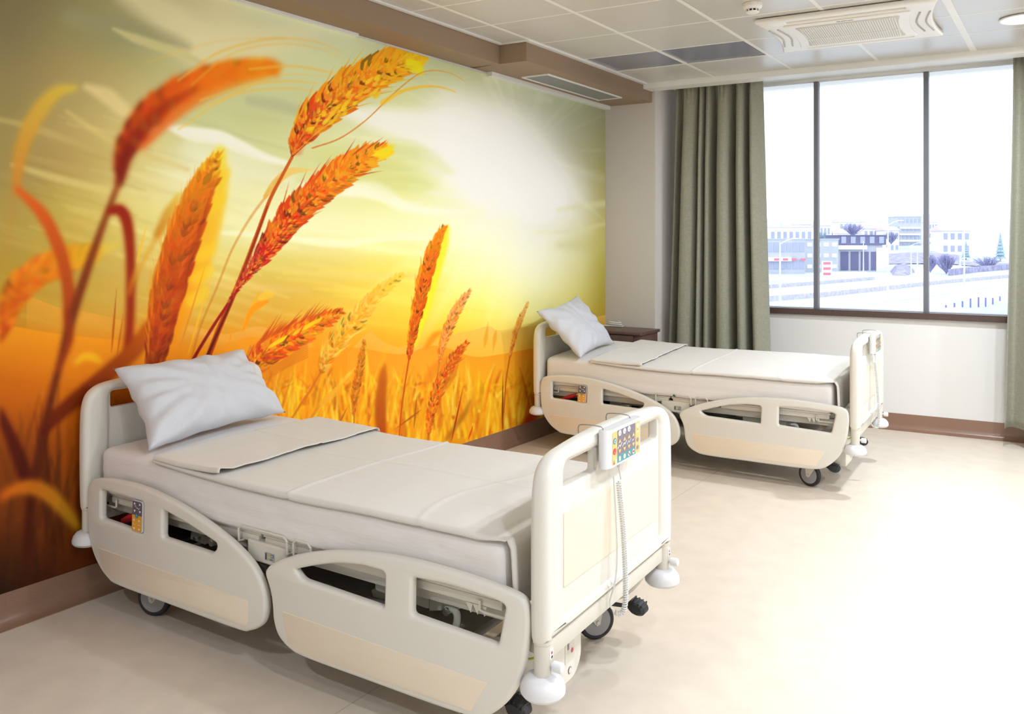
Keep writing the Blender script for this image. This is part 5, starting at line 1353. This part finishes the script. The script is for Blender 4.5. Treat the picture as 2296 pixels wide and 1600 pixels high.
# ground and rising land
b = MB()
NU, NV = 40, 30
def gh(D, px):
    z = GZ
    if D > 300: z += (D-300)*0.052+5*math.sin(px*0.013)*min(1, (D-300)/200)
    return z
Dl = [15, 40, 70, 100, 130, 170, 210, 250, 285, 300, 330, 370, 420, 480, 560, 660, 780, 950, 1200]
pxl = [1300+k*1500/NU for k in range(NU+1)]
vsg = []
for D in Dl:
    for px in pxl: x, y = far(px, D); vsg.append((x, y, gh(D, px)))
K = NU+1
b.add(vsg, [(i*K+j, i*K+j+1, (i+1)*K+j+1, (i+1)*K+j) for i in range(len(Dl)-1) for j in range(NU)])
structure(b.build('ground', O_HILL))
def strip(name, pts_a, pts_b, m, h=0.06, z0=GZ+0.0):
    b = MB(); n = len(pts_a); A = [gpt(*p) for p in pts_a]; B = [gpt(*p) for p in pts_b]
    b.prism([a for a in A]+[c for c in reversed(B)], lambda u, v, d: (u, v, d), z0, z0+h)
    return b.build(name, m, smooth=False)
o = strip('road', [(1600, 672), (1830, 652), (2060, 628), (2330, 598)], [(1600, 720), (1830, 700), (2060, 668), (2330, 628)], O_ASH); structure(o)
o = strip('side_road', [(1990, 578), (2050, 588), (2062, 600), (2040, 618), (1990, 632)], [(2000, 571), (2075, 580), (2095, 596), (2090, 616), (2040, 634)], om('far_white_road', (240, 242, 246)), 0.1); structure(o)
# low walls / verge strips beside the road
def wall_line(name, pts, hgt, th, m, label, cat):
    P = [gpt(*p) for p in pts]; b = MB()
    for k in range(len(P)-1):
        a = Vector(P[k]); c = Vector(P[k+1]); d = (c-a).normalized(); nn = Vector((-d.y, d.x))*th/2
        b.prism([a-nn, c-nn, c+nn, a+nn], lambda u, v, dd: (u, v, dd), GZ, GZ+hgt)
    o = b.build(name, m, smooth=False); return tag(o, label, cat)
wall_line('median_barrier', [(1640, 682), (1830, 667), (1960, 653), (2110, 636), (2290, 620)], 0.9, 1.2, O_WALLB, 'low patterned barrier along the near road outside', 'barrier')
wall_line('guard_rail', [(1700, 648), (1830, 638), (1960, 627)], 0.8, 0.3, O_WALLB, 'guard rail along the far road edge outside', 'guard rail')
wall_line('retaining_wall', [(2128, 618), (2190, 610), (2290, 602)], 1.9, 0.5, O_GR, 'long retaining wall beside the side road outside', 'wall')
def bank(name, ring, top, m, label):
    b = MB(); P = [Vector(gpt(*p)) for p in ring]; c = sum(P, Vector((0, 0)))/len(P)
    vs_ = [(p.x, p.y, GZ) for p in P]+[(c.x+(p.x-c.x)*0.6, c.y+(p.y-c.y)*0.6, GZ+top*random.uniform(0.8, 1.1)) for p in P]; n = len(P)
    b.add(vs_, [(i, (i+1) % n, n+(i+1) % n, n+i) for i in range(n)]+[tuple(range(n, 2*n))])
    o = b.build(name, m); return tag(o, label, 'bank')
bank('scrub_bank', [(1996, 608), (2006, 602), (2028, 601), (2050, 605), (2052, 612), (2032, 618), (2002, 618)], 2.2, O_GR, 'rounded scrub bank inside the bend of the side road')
def slope(name, px0, px1, D0, z0, D1, z1, m, label):
    b = MB(); NU_, NV_ = 26, 8; vs_ = []
    for j in range(NV_+1):
        w = j/NV_
        for i in range(NU_+1):
            u = i/NU_; x, y = far(px0+(px1-px0)*u, D0+(D1-D0)*w); e = math.sin(u*PI)**0.5
            vs_.append((x, y, gh(D0+(D1-D0)*w, px0+(px1-px0)*u)+0.25+(z1-z0)*0.12*math.sin(w*PI)*e+random.uniform(-0.1, 0.1)))
    K_ = NU_+1
    b.add(vs_, [(j*K_+i, j*K_+i+1, (j+1)*K_+i+1, (j+1)*K_+i) for j in range(NV_) for i in range(NU_)])
    o = b.build(name, m); return tag(o, label, 'bank')
slope('scrub_slope', 1984, 2150, 318, GZ-0.3, 366, 1.0, O_GR, 'bare scrub slope rising behind the side road, left of the thickets')
slope('scrub_slope', 2156, 2300, 314, GZ-0.3, 334, -2.6, O_GR, 'low bare scrub slope below the broad white house')

def building(name, px0, px1, D, z0, z1, depth, label, m=O_W, wins=(4, 3), roof=None, wm=O_GL, group=None, wfrac=(0.55, 0.5), skewd=0.0):
    ax_, ay_ = far(px0, D); bx_, by_ = far(px1, D+skewd)
    a = Vector((ax_, ay_)); c = Vector((bx_, by_)); d = (c-a); L = d.length; d.normalize(); n = Vector((-d.y, d.x))
    if n.dot(a) < 0: n = -n
    t = empty(name, label, 'building', (a.x, a.y, 0), math.atan2(d.y, d.x), group)
    s = 1 if n.dot(Vector((-d.y, d.x))) > 0 else -1
    b = MB(); b.box(0, L, min(0, s*depth), max(0, s*depth), z0, z1); b.build('wall', m, t, smooth=False)
    nw, nf = wins; H = z1-z0
    for i in range(nw):
        for j in range(nf):
            w = L/nw; h = H/nf; cx = (i+0.5)*w; cz = z0+(j+0.55)*h
            b = MB(); b.box(cx-w*wfrac[0]/2, cx+w*wfrac[0]/2, -0.12 if s > 0 else -0.05, 0.05 if s > 0 else 0.12, cz-h*wfrac[1]/2, cz+h*wfrac[1]/2)
            b.build('window', wm, t, smooth=False)
    if roof:
        b = MB(); r0, rh = 0.8, roof
        y0_, y1_ = (-r0, s*depth+r0) if s > 0 else (r0, s*depth-r0)
        vv = [(-r0, y0_, z1), (L+r0, y0_, z1), (L+r0, y1_, z1), (-r0, y1_, z1), (-r0*0.2, s*depth/2, z1+rh), (L+r0*0.2, s*depth/2, z1+rh)]
        b.add(vv, [(0, 1, 5, 4), (1, 2, 5), (2, 3, 4, 5), (3, 0, 4), (0, 3, 2, 1)]); b.build('roof', O_RO, t, smooth=False)
    else:
        b = MB(); b.box(-0.2, L+0.2, min(-0.2, s*depth), max(0.2, s*depth+0.2), z1, z1+0.35); b.build('roof', O_RO if m is O_W else m, t, smooth=False)
    return t, L, s
zg = lambda D: gh(D, 1900)
# dark showroom and its neighbours
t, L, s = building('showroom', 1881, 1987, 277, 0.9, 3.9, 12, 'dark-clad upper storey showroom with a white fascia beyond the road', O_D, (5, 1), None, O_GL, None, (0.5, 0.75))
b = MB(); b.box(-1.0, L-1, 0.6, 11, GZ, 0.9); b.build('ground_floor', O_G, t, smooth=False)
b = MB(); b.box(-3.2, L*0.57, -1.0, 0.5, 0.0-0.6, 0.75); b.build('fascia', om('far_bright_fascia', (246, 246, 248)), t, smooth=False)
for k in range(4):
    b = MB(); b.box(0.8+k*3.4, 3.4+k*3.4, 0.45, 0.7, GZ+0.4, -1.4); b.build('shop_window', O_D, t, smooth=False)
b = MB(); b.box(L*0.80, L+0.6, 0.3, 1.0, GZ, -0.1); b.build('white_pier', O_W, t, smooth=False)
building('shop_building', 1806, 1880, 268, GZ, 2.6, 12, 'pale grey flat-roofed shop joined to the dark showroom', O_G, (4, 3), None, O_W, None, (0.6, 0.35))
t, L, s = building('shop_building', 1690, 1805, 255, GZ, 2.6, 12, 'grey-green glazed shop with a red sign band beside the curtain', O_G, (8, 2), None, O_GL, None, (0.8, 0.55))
b = MB(); b.box(0.0, L*0.72, -0.9, 0.0, -4.1, -2.9); sg = b.build('sign_band', om('far_sign_band', (246, 226, 232)), t, smooth=False)
b = MB()
for k in range(4): b.box(6+k*2.7, 7.6+k*2.7, -0.98, -0.88, -3.85, -3.2)
b.build('lettering', O_RED, sg, smooth=False)
# red-and-white pylon sign
x, y = far(1854, 235); t = empty('pylon_sign', 'white pylon sign with three red name blocks beyond the road', 'sign', (x, y, 0), YAW)
b = MB(); b.box(-1.4, 1.4, -0.2, 0.2, GZ, -3.6); b.build('board', O_W, t, smooth=False)
for k in range(3):
    b = MB(); b.box(-1.1, 1.0, -0.28, -0.18, -4.6-k*1.5, -3.9-k*1.5, 0.2); b.build('name_block', O_RED, t)
# houses on the rising land
HS = [(1726, 1822, 330, -4, 7.6, 0, (7, 2), 'long pale terraced block above the glazed shop', O_W), (1838, 1862, 400, 2, 10, 3, (3, 2), 'small pale house left of the pointed dark tree', O_W),
      (1886, 1935, 380, -2, 6.0, 2.2, (5, 2), 'wide low house with a pitched roof above the dark showroom', O_W), (1882, 1940, 470, 6, 13.5, 2.6, (6, 2), 'upper house with a long wavy roof line', O_W),
      (1936, 1982, 400, 1, 8.5, 2.5, (4, 2), 'pale pitched house right of the upper long roof', O_W), (1985, 2016, 388, 0, 7.5, 2.0, (3, 2), 'pinkish roofed house beside the apartment block', O_W),
      (2012, 2066, 410, -2, 14.5, 0, (6, 5), 'tall pale apartment block with rows of balconies', O_G), (2070, 2102, 425, -2, 12.0, 0, (5, 4), 'white apartment block joined behind the window bar', O_W),
      (2112, 2176, 370, 0, 7.0, 2.4, (4, 2), 'broad white house with a low pitched roof near the conifer', O_W), (1790, 1826, 420, 3, 11, 2, (3, 2), 'distant small white house at the left mullion', O_W)]
for (a, c, D, z0, z1, rf, wn, lb, m) in HS:
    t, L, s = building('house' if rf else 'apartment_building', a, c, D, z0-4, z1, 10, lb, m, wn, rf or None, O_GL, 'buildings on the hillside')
    if m is O_G:
        for j in range(4):
            b = MB(); b.box(1, L-1, -1.2, 0, z0+1+j*3.2, z0+1.9+j*3.2); b.build('balcony', O_W, t, smooth=False)
# trees
def conifer(px, D, zb_, h, r, label, m=O_TR):
    x, y = far(px, D); t = empty('conifer', label, 'tree', (x, y, zb_), 0, 'trees outside the window')
    b = MB()
    for k in range(7):
        z = h*0.12+h*0.88*k/7; rr = r*(1-k/7.3); n = 11; vs_ = [(rr*(1.0 if j % 2 else 0.72)*math.cos(2*PI*j/n), rr*(1.0 if j % 2 else 0.72)*math.sin(2*PI*j/n), z) for j in range(n)]+[(0, 0, z+h*0.27)]
        b.add(vs_, [(j, (j+1) % n, n) for j in range(n)])
    b.build('foliage', m, t); b = MB(); b.lathe([(r*0.08, 0), (r*0.05, h*0.3)], 8); b.build('trunk', O_BR, t)
conifer(2243, 352, gh(352, 2243)-0.2, 11.5, 2.6, 'tall dark conifer near the right curtain')
conifer(2166, 346, gh(346, 2166)-0.2, 7.5, 2.2, 'short conifer in front of the broad white house')
conifer(1866, 350, gh(350, 1866), 11.5, 2.0, 'pointed dark conifer above the grey shop', O_D)
conifer(1752, 520, gh(520, 1752), 14, 5.5, 'pale distant tree on the skyline near the left curtain', O_TR2)
def bush(px, D, zb_, w, h, n, label, m, name='bare_tree'):
    x, y = far(px, D); t = empty(name, label, 'tree', (x, y, zb_), 0, 'trees outside the window')
    b = MB(); b.lathe([(0.22, 0), (0.14, h*0.35)], 8); b.build('trunk', m, t)
    b = MB()
    for k in range(n*4):
        a = random.uniform(0, 2*PI); q = random.uniform(0, 1)**0.6; el = random.uniform(0.35, 1.0); r0 = random.uniform(0.1, 0.5)
        d = Vector((w*q*math.cos(a), w*q*math.sin(a), h*(0.45+0.55*el*(1-0.35*q*q))))
        p0 = Vector((d.x*r0*0.4, d.y*r0*0.4, h*0.3*r0+0.1)); mid = p0.lerp(d, 0.55)+Vector((random.uniform(-.4, .4), random.uniform(-.4, .4), random.uniform(-.2, .5)))
        b.tube([p0, mid, d], [0.10, 0.07, 0.03], 4)
        for g in range(3):
            e = mid.lerp(d, random.random()); b.tube([e, e+Vector((random.uniform(-.9, .9), random.uniform(-.9, .9), random.uniform(0, .9)))], [0.05, 0.02], 3)
    b.build('branches', m, t)
bush(1912, 300, 3.9, 4.5, 5.0, 24, 'bare spreading tree behind the dark showroom roof', O_BR)
bush(2122, 252, GZ, 3.0, 6.5, 40, 'dense bare thicket beyond the side road', O_BR, 'bare_thicket')
bush(2086, 262, GZ, 2.2, 6.0, 30, 'bare thicket just right of the second window bar', O_BR, 'bare_thicket')
bush(2216, 290, GZ, 5.0, 5.0, 26, 'low bare shrub on the slope near the right curtain', O_BR, 'bare_shrub')
bush(1843, 312, 1, 2.5, 5, 20, 'bare tree by the left window bar', O_TR)
bush(1998, 300, 1, 2.5, 5, 18, 'bare tree below the pinkish roofed house', O_BR)
# street lamps
def lamp_post(px, D, top, arms, label):
    x, y = far(px, D); t = empty('street_lamp', label, 'street lamp', (x, y, GZ), YAW, 'street lamps outside')
    h = top-GZ; b = MB(); b.tube([(0, 0, 0), (0, 0, h)], [0.20, 0.11], 8); b.build('pole', O_POLE, t)
    for sg in arms:
        b = MB(); b.tube([(0, 0, h-0.3), (sg*1.0, 0, h+0.3), (sg*2.2, 0, h+0.6)], 0.09, 6); b.box(min(sg*1.8, sg*2.8), max(sg*1.8, sg*2.8), -0.15, 0.15, h+0.5, h+0.7); b.build('arm', O_POLE, t)
lamp_post(1749, 130, 1.6, (1,), 'street lamp nearest the left curtain')
lamp_post(1991, 150, 5.0, (-1, 1), 'tall double-armed street lamp in the middle window')
lamp_post(2162, 190, 4.6, (1,), 'tall street lamp in the right window')
lamp_post(1936, 235, 2.0, (), 'thin lamp pole in front of the dark showroom')
lamp_post(2043, 236, 1.0, (1,), 'small street lamp on the side road bend, left one')
lamp_post(2057, 236, 0.4, (1,), 'small street lamp on the side road bend, right one')
for k, (px, py, h) in enumerate([(2121, 691, 1.2), (2140, 690, 2.0), (2158, 690, 2.8), (2176, 691, 4.2), (2194, 690, 4.6), (2210, 689, 4.2), (2226, 684, 3.2), (2242, 676, 2.4)]):
    x, y = gpt(px, py); b = MB(); b.box(-0.1, 0.1, -0.1, 0.1, 0, h*0.32, 0.02); o = b.build('bollard_post', O_BL, None, (x, y, GZ+0.1))
    tag(o, 'short blue post in the row below the right window pane', 'post', 'row of short blue posts beside the car park')
b = MB(); P = [gpt(p, 632) for p in (1856, 1920)]
x, y = far(1905, 240); t = empty('picket_fence', 'low white picket fence in front of the dark showroom', 'fence', (x, y, GZ), YAW)
b = MB()
for k in range(22): b.box(-6+k*0.5, -5.75+k*0.5, -0.04, 0.04, 0, 1.3)
b.box(-6, 5, -0.06, 0.06, 0.9, 1.0); b.build('pickets', O_W, t, smooth=False)

# ------------------------------------------------------------------ daylight
w = bpy.data.worlds.new('overcast_sky'); bpy.context.scene.world = w; w.use_nodes = True; nt = w.node_tree
bg = nt.nodes['Background']; bg.inputs['Color'].default_value = (0.90, 0.95, 1.0, 1); bg.inputs['Strength'].default_value = 2.5
l = bpy.data.lights.new('window_portal', 'AREA'); l.shape = 'RECTANGLE'; l.size = WX1-WX0; l.size_y = WZ1-WZ0; l.cycles.is_portal = True
o = bpy.data.objects.new('window_portal', l); C.objects.link(o); xm = (WX0+WX1)/2
o.location = (xm, ywin(xm)+0.10, (WZ0+WZ1)/2); o.rotation_euler = (-PI/2, 0, math.atan(0.085))

cyc = bpy.context.scene.cycles
cyc.max_bounces = 8; cyc.diffuse_bounces = 4; cyc.glossy_bounces = 3; cyc.transparent_max_bounces = 8
cyc.use_adaptive_sampling = True; cyc.adaptive_threshold = 0.02; cyc.caustics_reflective = False; cyc.caustics_refractive = False
